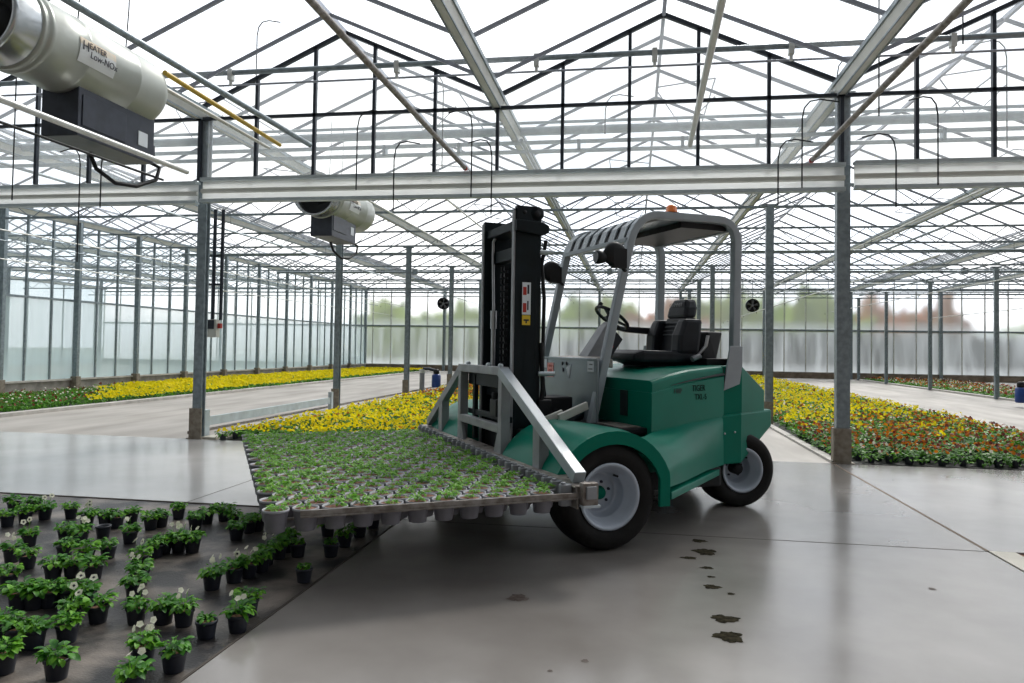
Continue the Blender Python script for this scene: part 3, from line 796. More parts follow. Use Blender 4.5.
def wheel(y0, x, R, rim, width, rz=0.0, flip=False, rear=False):
    """outer face at local y = y0 (towards the camera), y1 away"""
    r = empty('wheel', (x, y0 + width / 2, R), rz + (PI if flip else 0), fk)
    h = width / 2
    t = [(rim + .005, -h + .035), (rim + .02, -h + .005), (R * .80, -h - .012), (R * .93, -h + .0), (R * .985, -h + .03), (R, -h + .06), (R + .002, 0), (R, h - .06), (R * .985, h - .03), (R * .93, h), (R * .8, h + .01), (rim + .02, h - .005), (rim + .005, h - .035)]
    MB().lathe(t, 56, axis='y').build('tyre', M['rubber'], r)
    m = MB().lathe([(rim + .022, -h + .005), (rim + .026, -h - .004), (rim + .012, -h - .010), (rim - .004, -h + .004), (rim - .012, -h + .03), (rim - .022, -h + .04), (rim - .026, -h + .075), (rim - .050, -h + .082), (rim - .050, -h + .12),
                    (rim - .062, -h + .18), (rim * .62, -h + .19), (rim * .56, -h + .172), (.06, -h + .17), (.0, -h + .17)], 48, axis='y')
    m.lathe([(rim + .02, h - .01), (rim - .02, h - .03), (rim - .03, -h + .16)], 48, axis='y')
    m.build('rim', M['rim'], r)
    if rear:
        MB().lathe([(0, -h + .07), (.045, -h + .07), (.055, -h + .09), (.055, -h + .18)], 20, axis='y').build('hub', M['black'], r)
    else:
        m = MB().lathe([(0, -h + .125), (.036, -h + .127), (.044, -h + .14), (.046, -h + .165), (.052, -h + .168), (.052, -h + .18)], 24, axis='y')
        m.build('hub', M['green'], r)
    m = MB()
    for k in range(5 if rear else 6):
        a = 2 * PI * k / (5 if rear else 6) + .3
        m.lathe([(0, -h + .150), (.009, -h + .152), (.012, -h + .175)], 6, (.082 * math.cos(a), 0, .082 * math.sin(a)), 'y')
    m.build_each('wheel_bolt', M['ink'], r)
    m = MB().tube([((rim - .05) * .5, -h + .10, (rim - .05) * .8), ((rim - .05) * .5, -h + .04, (rim - .05) * .8)], .008, 6); m.build('valve_stem', M['black'], r)
    return r


wheel(0.0, 0.0, .392, .218, .29)
wheel(2 * CL - .29, 0.0, .385, .218, .29, flip=True)
wheel(.93, 1.95, .345, .185, .31, math.radians(-8), rear=True)
wheel(2 * CL - 1.20, 1.95, .345, .185, .31, math.radians(-8), flip=True, rear=True)
m = MB().box(-.09, .09, .30, 2 * CL - .30, .29, .46).box(1.88, 2.02, 1.24, 1.96, .27, .42).box(1.75, 2.15, 1.4, 1.8, .38, .6)
m.build('axle', M['black'], fk, bevel=.01)

# fenders: arch over each front wheel with an outer band and a rear flap
def fender(side):
    Y = lambda a: a if side < 0 else 2 * CL - a
    m = MB()
    inner = []; outer = []
    for k in range(17):
        t = math.radians(172 - 150 * k / 16)
        inner.append((.02 + .41 * math.cos(t), .365 + .405 * math.sin(t)))
        outer.append((.02 + .50 * math.cos(t), .365 + .50 * math.sin(t)))
    inner += [(.405, .50), (.405, .30)]; outer += [(.49, .50), (.49, .30)]
    n = len(inner)
    vs = []
    for (u, v), (p, q) in zip(inner, outer):
        vs += [(u, Y(-.03), v), (p, Y(-.03), q), (p, Y(.02), q + .0), (u, Y(.0), v)]
    fs = []
    for i in range(n - 1):
        for k in range(4): fs.append((i * 4 + k, i * 4 + (k + 1) % 4, (i + 1) * 4 + (k + 1) % 4, (i + 1) * 4 + k))
    fs += [(0, 1, 2, 3), ((n - 1) * 4, (n - 1) * 4 + 3, (n - 1) * 4 + 2, (n - 1) * 4 + 1)]
    m.add(vs, fs, 0, False)
    # broad curved top between band and cab
    vs = []
    for k in range(15):
        t = math.radians(160 - 125 * k / 14)
        x, z = .02 + .50 * math.cos(t), .365 + .50 * math.sin(t)
        vs += [(x, Y(0), z), (x, Y(.10), z + .012), (x - .02, Y(.45), z + .01), (x - .03, Y(.98), z - .01)]
    m.add(vs, [(i * 4 + k, i * 4 + k + 1, (i + 1) * 4 + k + 1, (i + 1) * 4 + k) for i in range(14) for k in range(3)], 0, True)
    vs2 = [(x, y, z - .015) for x, y, z in vs]
    m.add(vs2, [(i * 4 + k, i * 4 + k + 1, (i + 1) * 4 + k + 1, (i + 1) * 4 + k) for i in range(14) for k in range(3)], 0, True)
    m.add([vs[3 + 4 * i] for i in range(15)] + [(x, y, .40) for x, y, z in [vs[3 + 4 * i] for i in range(15)]], [(i, i + 1, 16 + i, 15 + i) for i in range(14)], 0)
    return m.build('fender', M['green'], fk)


fender(-1); fender(1)

# lower body: tapers from the fenders inwards to the rear block
def body_half(y): return lambda a: a if y < 0 else 2 * CL - a
ZT = .845
lo = [(.50, .50), (1.56, .845), (1.86, .87), (2.46, 1.16), (2.46, 2 * CL - 1.16), (1.86, 2 * CL - .87), (1.56, 2 * CL - .845), (.50, 2 * CL - .50)]
m = MB()
bot = [.44, .42, .42, .72, .72, .42, .42, .44]
top = [.68, .86, .885, .885, .885, .885, .86, .68]
vs = [(x, y, b) for (x, y), b in zip(lo, bot)] + [(x, y, t) for (x, y), t in zip(lo, top)]
n = 8
m.add(vs, [(i, (i + 1) % n, (i + 1) % n + n, i + n) for i in range(n)])
m.add(vs, [(8, 9, 14, 15), (9, 10, 13, 14), (10, 11, 12, 13), (0, 7, 6, 1), (1, 6, 5, 2), (2, 5, 4, 3)])
body = m.build('body', M['green'], fk, bevel=.02)
# side fairings: swept skins from the fenders to the rear block
for s in (-1, 1):
    Yf = (lambda a: a) if s < 0 else (lambda a: 2 * CL - a)
    top_ = [(.20, -.02, .81), (.36, .12, .80), (.50, .30, .79), (.68, .495, .785), (1.15, .675, .83), (1.66, .868, .872)]
    mid_ = [(.36, -.03, .72), (.48, .05, .73), (.62, .18, .74), (.86, .38, .755), (1.22, .625, .79), (1.66, .862, .83)]
    low_ = [(.48, -.03, .56), (.62, .08, .57), (.85, .27, .575), (1.08, .45, .58), (1.34, .65, .60), (1.66, .86, .62)]
    bot_ = [(.49, -.03, .44), (.63, .09, .43), (.86, .28, .42), (1.09, .46, .42), (1.34, .655, .42), (1.66, .858, .42)]
    m = MB(); rows = []
    for k in range(9):
        t = k / 8 * 3; i = min(2, int(t)); u = t - i
        A_, B_ = (top_, mid_, low_, bot_)[i], (top_, mid_, low_, bot_)[i + 1]
        rows.append([tuple(a_ * (1 - u) + b_ * u for a_, b_ in zip(p_, q_)) for p_, q_ in zip(A_, B_)])
    vv = [(x, Yf(y), z) for r_ in rows for x, y, z in r_]
    m.add(vv, [(r_ * 6 + c_, r_ * 6 + c_ + 1, (r_ + 1) * 6 + c_ + 1, (r_ + 1) * 6 + c_) for r_ in range(8) for c_ in range(5)], 0, True)
    m.build('side_fairing', M['green'], fk)
m = MB()
m.prism([(.50, -.035), (.50, .10), (1.50, .90), (1.54, .76)], .345, .40, 'z').prism([(.50, 2 * CL + .035), (.50, 2 * CL - .1), (1.50, 2 * CL - .9), (1.54, 2 * CL - .76)], .345, .40, 'z')
m.build_each('side_step', M['green'], body, bevel=.008)
MB().box(.75, 1.55, .75, 2 * CL - .75, .25, .42).build('under_tray', M['black'], body, bevel=.02)
# narrow shoulder sloping from the body top to the hood foot, and seam of the rear block
MB().bar((1.565, .832, .42), (1.565, .832, .87), .010, .006, (0, 1, 0)).build('seam', M['groove'], body)
m = MB()
for x, y, z in ((1.66, .848, .70), (1.78, .858, .71), (1.60, .842, .62), (1.60, .842, .83)): m.lathe([(0, -.004), (.008, -.003), (.010, .004)], 8, (x, y, z), 'y')
m.build_each('rivet', M['steel'], body)
# hood with seat plate
HY = lambda x: .50 + (x - .66) * .375
sec = [(.66, 1.20), (.90, 1.247), (1.15, 1.282), (1.40, 1.298), (1.66, 1.312)]
rings = []
for (x, z) in sec:
    a, b = HY(x), 2 * CL - HY(x)
    rings.append([(x, a, .70), (x, a, z - .03), (x, a + .012, z - .01), (x, a + .04, z), (x, b - .04, z), (x, b - .012, z - .01), (x, b, z - .03), (x, b, .70)])
hood = MB().loft(rings, sm=False).build('hood', M['green'], fk, bevel=.006)
rings = []; gr = []
for (x, z) in [(.65, 1.092), (.90, 1.134), (1.15, 1.169), (1.40, 1.195), (1.655, 1.218)]:
    a, b = HY(x) - .012, 2 * CL - HY(x) + .012
    rings.append([(x, a, .72), (x, a, z), (x, a + .01, z + .008), (x, b - .01, z + .008), (x, b, z), (x, b, .72)])
    gr.append((x, a + .005, z + .022))
MB().loft(rings).build('skirt', M['green'], hood)
MB().tube(gr[1:], [.002, .006, .010, .014], 6).build('groove', M['groove'], hood)
MB().box(.640, .650, .86, .98, .88, 1.10).build('latch_recess', M['groove'], hood, bevel=.003)
MB().box(1.0, 1.5, 1.25, 1.95, 1.19, 1.24).build('seat_plate', M['black'], hood, bevel=.01)
# rear counterweight
m = MB()
up_ = [(1.655, .885, 1.315), (1.88, .89, 1.315), (2.33, 1.11, 1.075), (2.33, 2 * CL - 1.11, 1.075), (1.88, 2 * CL - .89, 1.315), (1.655, 2 * CL - .885, 1.315)]
vs = [(x, y, .86) for x, y, z in up_] + up_
m.add(vs, [(i, (i + 1) % 6, (i + 1) % 6 + 6, i + 6) for i in range(6)] + [(6, 7, 10, 11), (7, 8, 9, 10), (0, 5, 4, 1), (1, 4, 3, 2)])
MBc = m.build('counterweight', M['green'], fk, bevel=.012)
m = MB().bar((1.655, .872, .88), (1.655, .872, 1.30), .008, .006, (0, 1, 0)); m.build('seam', M['groove'], MBc)
# cab floor
MB().box(.30, .66, .55, 2 * CL - .55, .76, .81).build('cab_floor', M['black'], fk, bevel=.01)
MB().box(.42, .62, .60, 1.0, .81, .818).build('step_plate', M['worn_steel'], fk)
# chassis between the fenders
MB().box(-.25, .95, 1.05, 2 * CL - 1.05, .30, .76).build('chassis', M['black'], fk, bevel=.02)

# front panel of the cab
pn = MB().box(.435, .452, 1.02, 2.26, .80, 1.36).box(.425, .47, 1.02, 2.26, 1.35, 1.37).build('front_panel', M['grey_panel'], fk, bevel=.004)
MB().box(.430, .434, 1.92, 2.06, 1.17, 1.31).build('red_sticker', M['red_label'], pn)
MB().box(.4285, .430, 1.95, 2.03, 1.20, 1.25).box(.4285, .430, 1.95, 2.03, 1.27, 1.29).build_each('sticker_marks', M['red'], pn)
MB().box(.430, .434, 2.08, 2.20, 1.26, 1.345).box(.430, .434, 1.08, 1.20, 1.25, 1.345).build_each('white_sticker', M['white_label'], pn)
MB().box(.4285, .430, 1.10, 1.18, 1.27, 1.28).box(.4285, .430, 1.10, 1.16, 1.31, 1.32).build_each('sticker_lines', M['ink_grey'], pn)
m = MB()
for y, z in ((1.72, 1.31), (1.63, 1.31), (1.70, 1.25)): m.lathe([(0, .428), (.018, .428), (.018, .434)], 12, (0, y, z), 'x')
m.build_each('screw_hole', M['ink'], pn)
MB().prism([(1.63, 1.27), (1.53, 1.31), (1.57, 1.17)], .430, .434, 'x').build('triangle_sticker', M['white_label'], pn)
# dashboard and steering column
MB().loft([[(.47, 1.15, 1.30), (.47, 1.15, 1.37), (.47, 2.05, 1.37), (.47, 2.05, 1.30)], [(.62, 1.2, 1.30), (.62, 1.2, 1.385), (.62, 2.0, 1.385), (.62, 2.0, 1.30)], [(.72, 1.25, 1.28), (.72, 1.25, 1.36), (.72, 1.95, 1.36), (.72, 1.95, 1.28)]]).build('dashboard', M['worn_steel'], fk, bevel=.01)
c = MB().loft([[(.56, 1.50, 1.34), (.56, 1.70, 1.34), (.70, 1.72, 1.34), (.70, 1.48, 1.34)], [(.78, 1.53, 1.66), (.78, 1.67, 1.66), (.88, 1.68, 1.58), (.88, 1.52, 1.58)], [(.84, 1.55, 1.72), (.84, 1.65, 1.72), (.91, 1.65, 1.68), (.91, 1.55, 1.68)]]).build('steering_column', M['grey_frame'], fk, bevel=.008)
MB().loft([[(.70, 1.46, 1.33), (.70, 1.74, 1.33), (.80, 1.72, 1.33), (.80, 1.48, 1.33)], [(.90, 1.50, 1.62), (.90, 1.70, 1.62), (.98, 1.68, 1.55), (.98, 1.52, 1.55)]]).build('column_back_cover', M['seat'], c, bevel=.01)
sw = empty('steering_wheel', (.90, 1.60, 1.76), 0, fk); sw.rotation_euler = (0, math.radians(35), 0)
pts = [(.175 * math.cos(2 * PI * k / 28), .175 * math.sin(2 * PI * k / 28), 0) for k in range(29)]
MB().tube(pts, .017, 8, caps=False).build('wheel_ring', M['seat'], sw)
m = MB().lathe([(0, .01), (.05, .005), (.06, -.03), (0, -.06)], 14)
for a in (90, 210, 330):
    a = math.radians(a); m.bar((.03 * math.cos(a), .03 * math.sin(a), -.01), (.17 * math.cos(a), .17 * math.sin(a), 0), .04, .014)
m.build('wheel_spokes', M['seat'], sw)
MB().lathe([(0, 0), (.018, .0), (.024, .03), (.018, .055), (0, .06)], 10, (-.15, .06, .015)).build('knob', M['black'], sw)
MB().lathe([(0, 0), (.012, 0), (.02, .02), (0, .045)], 8, (.74, 1.32, 1.46)).tube([(.72, 1.32, 1.36), (.74, 1.32, 1.47)], .006, 5).build('lever', M['red'], fk)

# seat
st = empty('seat', (-.09, -.23, 0), 0, fk); st.scale = (1.14, 1.14, 1.0)
MB().loft([[(1.05, 1.36, 1.24), (1.05, 1.84, 1.24), (1.50, 1.84, 1.24), (1.50, 1.36, 1.24)], [(1.10, 1.40, 1.30), (1.10, 1.80, 1.30), (1.46, 1.80, 1.30), (1.46, 1.40, 1.30)], [(1.02, 1.35, 1.345), (1.02, 1.85, 1.345), (1.52, 1.85, 1.345), (1.52, 1.35, 1.345)]]).build('suspension', M['black'], st, bevel=.01)
MB().box(1.0, 1.1, 1.33, 1.42, 1.25, 1.27).build('slide_lever', M['black'], st)
cu = MB().loft([[(.95, 1.36, 1.345), (.95, 1.84, 1.345), (.95, 1.84, 1.42), (.95, 1.36, 1.42)], [(1.02, 1.335, 1.335), (1.02, 1.865, 1.335), (1.02, 1.865, 1.452), (1.02, 1.335, 1.452)],
                [(1.30, 1.335, 1.335), (1.30, 1.865, 1.335), (1.30, 1.865, 1.445), (1.30, 1.335, 1.445)], [(1.55, 1.36, 1.345), (1.55, 1.84, 1.345), (1.55, 1.84, 1.43), (1.55, 1.36, 1.43)]]).build('cushion', M['seat'], st, bevel=.028)
def back_ring(z, x, hw, d):
    return [(x, CL - hw, z), (x, CL + hw, z), (x + d, CL + hw, z), (x + d, CL - hw, z)]
MB().loft([back_ring(1.42, 1.43, .15, .12), back_ring(1.60, 1.46, .15, .12), back_ring(1.78, 1.51, .15, .11)]).build('backrest', M['seat'], st, bevel=.02)
for s in (-1, 1):
    y = CL + s * .20
    MB().loft([[(1.36, y - .07, 1.42), (1.36, y + .07, 1.42), (1.58, y + .05, 1.42), (1.58, y - .05, 1.42)], [(1.37, y - .075, 1.60), (1.37, y + .075, 1.60), (1.60, y + .05, 1.60), (1.60, y - .05, 1.60)],
               [(1.43, y - .06, 1.76), (1.43, y + .06, 1.76), (1.62, y + .04, 1.76), (1.62, y - .04, 1.76)]]).build('side_bolster', M['seat'], st, bevel=.032)
hr = MB().loft([back_ring(1.775, 1.50, .145, .12), back_ring(1.88, 1.52, .14, .12), back_ring(1.965, 1.55, .10, .10)]).build('headrest', M['seat'], st, bevel=.03)
for k in range(4): MB().box(1.452 + k * .008, 1.475 + k * .008, CL - .125, CL + .125, 1.60 + k * .04, 1.612 + k * .04).build('back_ridge', M['ink_grey'], st, bevel=.004)
text('headrest_lettering', 'GRAMMER', .055, M['grey_frame'], hr, (1.512, CL + .115, 1.88), (math.radians(78), 0, math.radians(-90)), .001, sx=.75)
MB().loft([[(1.08, 1.90, 1.655), (1.08, 1.95, 1.655), (1.08, 1.95, 1.68), (1.08, 1.90, 1.68)], [(1.20, 1.88, 1.63), (1.20, 1.96, 1.63), (1.20, 1.96, 1.69), (1.20, 1.88, 1.69)], [(1.50, 1.88, 1.61), (1.50, 1.96, 1.61), (1.50, 1.96, 1.68), (1.50, 1.88, 1.68)]]).build('armrest', M['seat'], st, bevel=.012)
MB().loft([[(1.60, 1.36, 1.36), (1.60, 1.80, 1.36), (1.78, 1.78, 1.36), (1.78, 1.38, 1.36)], [(1.66, 1.34, 1.64), (1.66, 1.84, 1.64), (1.84, 1.80, 1.64), (1.84, 1.38, 1.64)]]).build('seat_back_shell', M['black'], st, bevel=.02)
MB().tube([(1.52, 1.30, 1.40), (1.60, 1.29, 1.50), (1.62, 1.29, 1.60)], .014, 6).build('recline_lever', M['steel'], st)
MB().tube([(1.46, 1.29, 1.37), (1.54, 1.29, 1.40)], .028, 8).build('belt_buckle', M['grey_frame'], st)
MB().box(1.68, 1.95, 1.15, 2.05, 1.315, 1.38).build('battery_cover', M['black'], fk, bevel=.012)

# overhead guard: two bent side tubes
def guard_side(y):
    a = [(.40, y, .76), (.78, y, 2.44)]
    pts = [a[0], a[1]]
    for k in range(1, 7):
        t = k / 6; p0, p1, p2 = (.78, 2.44), (.84, 2.66), (1.05, 2.685)
        pts.append(((1 - t) ** 2 * p0[0] + 2 * t * (1 - t) * p1[0] + t * t * p2[0], y, (1 - t) ** 2 * p0[1] + 2 * t * (1 - t) * p1[1] + t * t * p2[1]))
    pts.append((1.72, y, 2.695))
    for k in range(1, 7):
        t = k / 6; p0, p1, p2 = (1.72, 2.695), (1.925, 2.70), (1.95, 2.50)
        pts.append(((1 - t) ** 2 * p0[0] + 2 * t * (1 - t) * p1[0] + t * t * p2[0], y, (1 - t) ** 2 * p0[1] + 2 * t * (1 - t) * p1[1] + t * t * p2[1]))
    pts.append((1.93, y, 1.20))
    rings = []
    n = len(pts)
    for i, p in enumerate(pts):
        d = (Vector(pts[min(i + 1, n - 1)]) - Vector(pts[max(i - 1, 0)])).normalized()
        nrm = Vector((-d.z, 0, d.x)); w = .036 if i < n - 3 else .042
        hy = .036
        P = Vector(p); rings.append([P + nrm * w + Vector((0, -hy, 0)), P + nrm * w + Vector((0, hy, 0)), P - nrm * w + Vector((0, hy, 0)), P - nrm * w + Vector((0, -hy, 0))])
    return MB().loft(rings, sm=False).build('roof_post', M['grey_paint'], fk, bevel=.012)


gy0, gy1 = 1.07, 2.37
gs0 = guard_side(gy0)
far_guard = guard_side(gy1)
for y in (gy0 + .055,):
    MB().bar((1.985, y, 1.2), (2.0, y, 2.58), .05, .085, (1, 0, 0)).build('rear_post', M['grey_paint'], fk, bevel=.008)
for y in (.858, 2 * CL - .875):
    MB().prism([(1.65, 1.09), (1.83, 1.15), (1.86, 1.32), (1.86, 1.50), (1.72, 1.50)], y, y + .017, 'y').build('post_gusset', M['grey_paint'], fk, bevel=.004)
rf = MB().loft([[(.745, gy0 + .03, 2.46), (.745, gy1 - .03, 2.46), (.745, gy1 - .03, 2.44), (.745, gy0 + .03, 2.44)],
                [(.80, gy0 + .03, 2.565), (.80, gy1 - .03, 2.565), (.82, gy1 - .03, 2.545), (.82, gy0 + .03, 2.545)],
                [(.94, gy0 + .03, 2.655), (.94, gy1 - .03, 2.655), (.95, gy1 - .03, 2.63), (.95, gy0 + .03, 2.63)],
                [(1.1, gy0 + .03, 2.67), (1.1, gy1 - .03, 2.67), (1.1, gy1 - .03, 2.65), (1.1, gy0 + .03, 2.65)]]).build('roof_front_sheet', M['black'], fk)
MB().box(1.1, 1.86, gy0 + .03, gy1 - .03, 2.655, 2.672).build('roof_plate', M['grey_panel'], fk)
MB().box(1.35, 1.86, gy0 + .04, gy1 - .04, 2.60, 2.652).build('roof_liner', M['black'], fk)
for k in range(7):
    y = gy0 + .10 + k * (gy1 - gy0 - .2) / 6
    m = MB()
    q_ = [(.735, 2.455), (.78, 2.575), (.86, 2.645), (1.0, 2.682), (1.2, 2.695)]
    m.loft([[(x, y - .052, z), (x, y + .052, z), (x + .01, y + .052, z - .012), (x + .01, y - .052, z - .012)] for x, z in q_]); m.build('roof_rib', M['grey_paint'], fk)
MB().bar((.76, gy0, 2.44), (.76, gy1, 2.44), .05, .045).bar((1.90, gy0, 2.62), (1.90, gy1, 2.62), .05, .06).build_each('roof_crossbar', M['grey_paint'], fk, bevel=.008)
bc = MB().lathe([(.055, 0), (.055, .015), (.05, .02), (.047, .05), (.03, .068), (0, .072)], 20, (1.22, 1.08, 2.725)).build('beacon', M['amber'], fk)

# work lamps on the front posts
def work_lamp(x, y, z, s):
    r = empty('work_lamp', (x, y, z), 0, fk)
    MB().lathe([(.0, -.030), (.08, -.028), (.105, -.012), (.112, .010), (.10, .030), (0, .034)], 24, (0, 0, 0), 'y').box(-.03, .10, -.03, .03, -.12, .05).build('lamp_housing', M['black'], r)
    MB().lathe([(.0, -.075), (.055, -.075), (.062, -.05), (.050, 0), (.03, .05)], 16, (-.10, .03, -.03), 'x').build('spot_housing', M['black'], r)
    MB().lathe([(0, -.077), (.048, -.078)], 16, (-.10, .03, -.03), 'x').build('spot_lens', M['steel'], r)
    MB().bar((-.02, 0, -.02), (.12, .03 * s, -.14), .03, .02).build('bracket', M['black'], r)
    return r


work_lamp(.55, .93, 2.28, 1); work_lamp(.60, 2.35, 2.26, -1)

# decals on the skirt: lettering dark on green, local frame facing the camera side
dz = -.006
for nm, body_, sz, (x, z), mt in (('lettering', 'TIGER', .075, (1.18, 1.085), 'ink_green'), ('lettering', 'TXL-5', .070, (1.22, 1.010), 'ink_green'), ('faint_lettering', 'HIIIP', .060, (.93, 1.075), 'groove')):
    o = text(nm, body_, sz, M[mt], fk, (x, HY(x) - .016, z), (math.radians(90), 0, math.atan2(.375, 1.0)), .0008)

# mast
ma = empty('mast', (0, 0, 0), 0, fk)
MY = [(1.20, 1.25), (1.99, 2.04)]
for (a, b) in MY:
    # outer channel: web plus two flanges
    m = MB().box(-.28, -.07, a, a + .022, .22, 2.66)
    m.box(-.28, -.262, a, b, .22, 2.66).box(-.088, -.07, a, b, .22, 2.66)
    m.build('outer_rail', M['mast'], ma, bevel=.003)
    c = (a + b) / 2; s = 1 if a < 1.6 else -1
    MB().box(-.19, -.01, c + s * .06 - .025, c + s * .06 + .025, .20, 2.60).build('inner_rail', M['mast'], ma, bevel=.003)
    MB().box(-.295, -.281, a + .0, b - .0, .5, 2.64).build('rail_edge', M['grey_frame'], ma, bevel=.002)
MB().box(-.26, -.06, 1.19, 2.08, 2.49, 2.57).box(-.2, -.1, 1.25, 2.02, 2.25, 2.36).box(-.24, -.08, 1.2, 2.07, .32, .42).box(-.24, -.08, 1.2, 2.07, 1.0, 1.1).build_each('cross_tie', M['mast'], ma, bevel=.008)
MB().prism([(-.29, 2.56), (-.04, 2.55), (.02, 2.52), (.02, 2.46), (-.04, 2.43), (-.29, 2.46)], 1.15, 1.30, 'y').build('hose_guide', M['mast'], ma, bevel=.012)
MB().lathe([(0, -.03), (.062, -.03), (.062, .03), (0, .03)], 22, (-.08, 1.22, 2.625), 'y').box(-.27, -.08, 1.19, 1.25, 2.56, 2.685).build('head_roller', M['mast'], ma)
MB().lathe([(0, -.034), (.03, -.034), (.03, .0)], 14, (-.08, 1.22, 2.625), 'y').lathe([(0, -.034), (.02, -.034), (.02, .0)], 12, (-.20, 1.22, 2.63), 'y').build('roller_pin', M['black'], ma)
MB().tube([(-.20, 1.88, 2.52), (-.22, 1.92, 2.46), (-.22, 1.92, 2.35), (-.22, 1.88, 1.78)], .014, 8).build('hydraulic_pipe', M['steel'], ma)
MB().tube([(-.22, 1.88, 1.80), (-.22, 1.88, 1.63)], .032, 10).tube([(-.22, 1.88, 1.64), (-.22, 1.88, 1.22)], .022, 10).box(-.25, -.19, 1.82, 1.94, 1.20, 1.23).build('free_lift_cylinder', M['steel'], ma)
for y in (1.45, 1.72, 1.80):
    o = MB()
    for i in range(28): o.box(-.18, -.14, y - .018 + (i % 2) * .004, y + .018 - (i % 2) * .004, .55 + i * .06, .59 + i * .06)
    o.tube([(-.16, y, .5), (-.16, y, 2.2)], .009, 6).build('lift_chain', M['black'], ma)
MB().tube([(-.1, 1.76, .3), (-.1, 1.76, 2.2)], .035, 10).tube([(-.1, 1.50, .3), (-.1, 1.50, 2.2)], .035, 10).build_each('lift_cylinder', M['mast'], ma)
for x, y, z in ((.10, 1.36, 2.1), (-.05, 1.66, 2.02)):
    MB().tube([(x - .02, y, 2.42), (x - .06, y, 2.2), (x - .03, y, 1.9), (x - .04, y, 1.2), (x + .02, y, .8)], .018, 7).build('hydraulic_hose', M['black'], ma)
MB().tube([(.0, 1.26, 1.5), (.02, 1.25, 1.1), (.0, 1.25, .95), (.02, 1.24, .8)], .022, 7).build_each('hose_bundle', M['black'], ma)
MB().tube([(-.05, 1.19, 1.23), (.09, 1.16, 1.23)], .020, 8).tube([(-.05, 1.19, 2.29), (.06, 1.16, 2.29)], .020, 8).build_each('bracket_pin', M['zinc_light'], ma)
MB().tube([(.06, 1.25, .60), (.44, 1.30, .88)], .045, 10).tube([(.06, 1.95, .60), (.44, 1.95, .88)], .045, 10).build_each('tilt_cylinder', M['mast'], ma)
MB().bar((.05, .98, .86), (.36, 1.06, .96), .03, .07).bar((-.05, 1.05, .84), (.12, 1.05, .90), .03, .06).build_each('grab_bar', M['gutter'], ma, bevel=.006)
MB().box(.05, .33, 1.28, 1.62, .70, 1.02).box(-.03, .1, 1.22, 1.34, .84, 1.0).build_each('valve_block', M['black'], ma, bevel=.015)
# stickers on the near rail
sk = MB().box(-.215, -.135, 1.1870, 1.190, 1.74, 2.02).build('white_sticker', M['white_label'], ma)
MB().box(-.208, -.175, 1.1862, 1.187, 1.76, 1.84).box(-.208, -.175, 1.1862, 1.187, 1.91, 1.98).build_each('red_mark', M['red'], sk)
MB().box(-.168, -.155, 1.1862, 1.187, 1.78, 1.86).box(-.168, -.150, 1.1862, 1.187, 1.92, 2.0).build_each('blue_mark', M['ink'], sk)
yk = MB().box(-.213, -.137, 1.1870, 1.190, 1.65, 1.735).build('yellow_sticker', M['yellow_label'], ma)
MB().box(-.20, -.15, 1.1862, 1.187, 1.685, 1.70).box(-.182, -.168, 1.1862, 1.187, 1.665, 1.685).build('yellow_sticker_mark', M['ink'], yk)

# pot fork carriage
ca = empty('pot_fork', (0, 0, 0), 0, fk)
BX = -.43
A0, A1 = -.46, 3.42
MB().box(BX - .07, BX + .07, A0, A1, .535, .575).box(BX - .07, BX - .055, A0, A1, .43, .575).box(BX + .055, BX + .07, A0, A1, .45, .575).build('cross_bar', M['worn_steel'], ca, bevel=.003)
MB().box(BX - .075, BX - .071, A0 + .02, A1, .563, .572).build('bright_edge', M['strip'], ca)
m = MB()
for k in range(9): m.lathe([(0, .578), (.014, .578), (.016, .574)], 8, (BX + .02, A0 + .3 + k * .42, 0))
m.build_each('bolt_hole', M['black'], ca)
eb = MB().box(BX - .05, BX + .06, A0 - .05, A0 + .01, .455, .60).build('end_block', M['worn_steel'], ca, bevel=.008)
MB().box(BX - .03, BX + .04, A0 - .065, A0 - .05, .50, .58).build('end_plate', M['grey_frame'], eb, bevel=.004)
MB().box(BX - .05, BX + .07, A0 - .06, A0 + .0, .445, .46).build('end_bracket', M['zinc_light'], eb)
zt = 1.29
TL, TR_ = 2.15, 1.05
m = MB().box(BX - .04, BX + .04, TR_ - .02, TL + .02, zt - .07, zt)
m.build('top_beam', M['grey_frame'], ca, bevel=.005)
for (a, b) in ((1.0, 1.08), (2.10, 2.18)):
    MB().box(BX - .035, BX + .045, a, b, .575, zt - .06).build('post', M['grey_frame'], ca, bevel=.005)
MB().bar((BX, TR_ + .02, zt - .035), (BX, A0 + .10, .61), .08, .085, (1, 0, 0)).build('brace', M['grey_paint'], ca, bevel=.006)
MB().bar((BX, TL - .02, zt - .035), (BX, A1 - .12, .61), .08, .07, (1, 0, 0)).build('brace', M['grey_frame'], ca, bevel=.006)
MB().prism([(.22, .575), (.34, .575), (.34, .90), (.22, .815)], BX - .035, BX + .045, 'x').build('short_post', M['grey_frame'], ca, bevel=.004)
MB().prism([(2.72, .575), (2.84, .575), (2.84, .85), (2.72, .93)], BX - .035, BX + .045, 'x').build('short_post', M['grey_frame'], ca, bevel=.004)
MB().box(BX - .035, BX + .03, 1.08, 2.10, .74, .81).build('lower_beam', M['grey_frame'], ca, bevel=.005)
for s, a in ((1, 1.08), (-1, 2.10)):
    MB().prism([(a, .575), (a + s * .10, .575), (a, .78)], BX - .03, BX + .0, 'x').build('gusset', M['grey_frame'], ca)
MB().box(BX + .05, BX + .10, 1.08, 2.12, 1.10, 1.23).box(BX + .05, BX + .10, 1.08, 2.12, .82, .87).box(BX + .04, BX + .08, 1.90, 1.96, .6, 1.2).build_each('fork_plate', M['mast'], ca, bevel=.006)
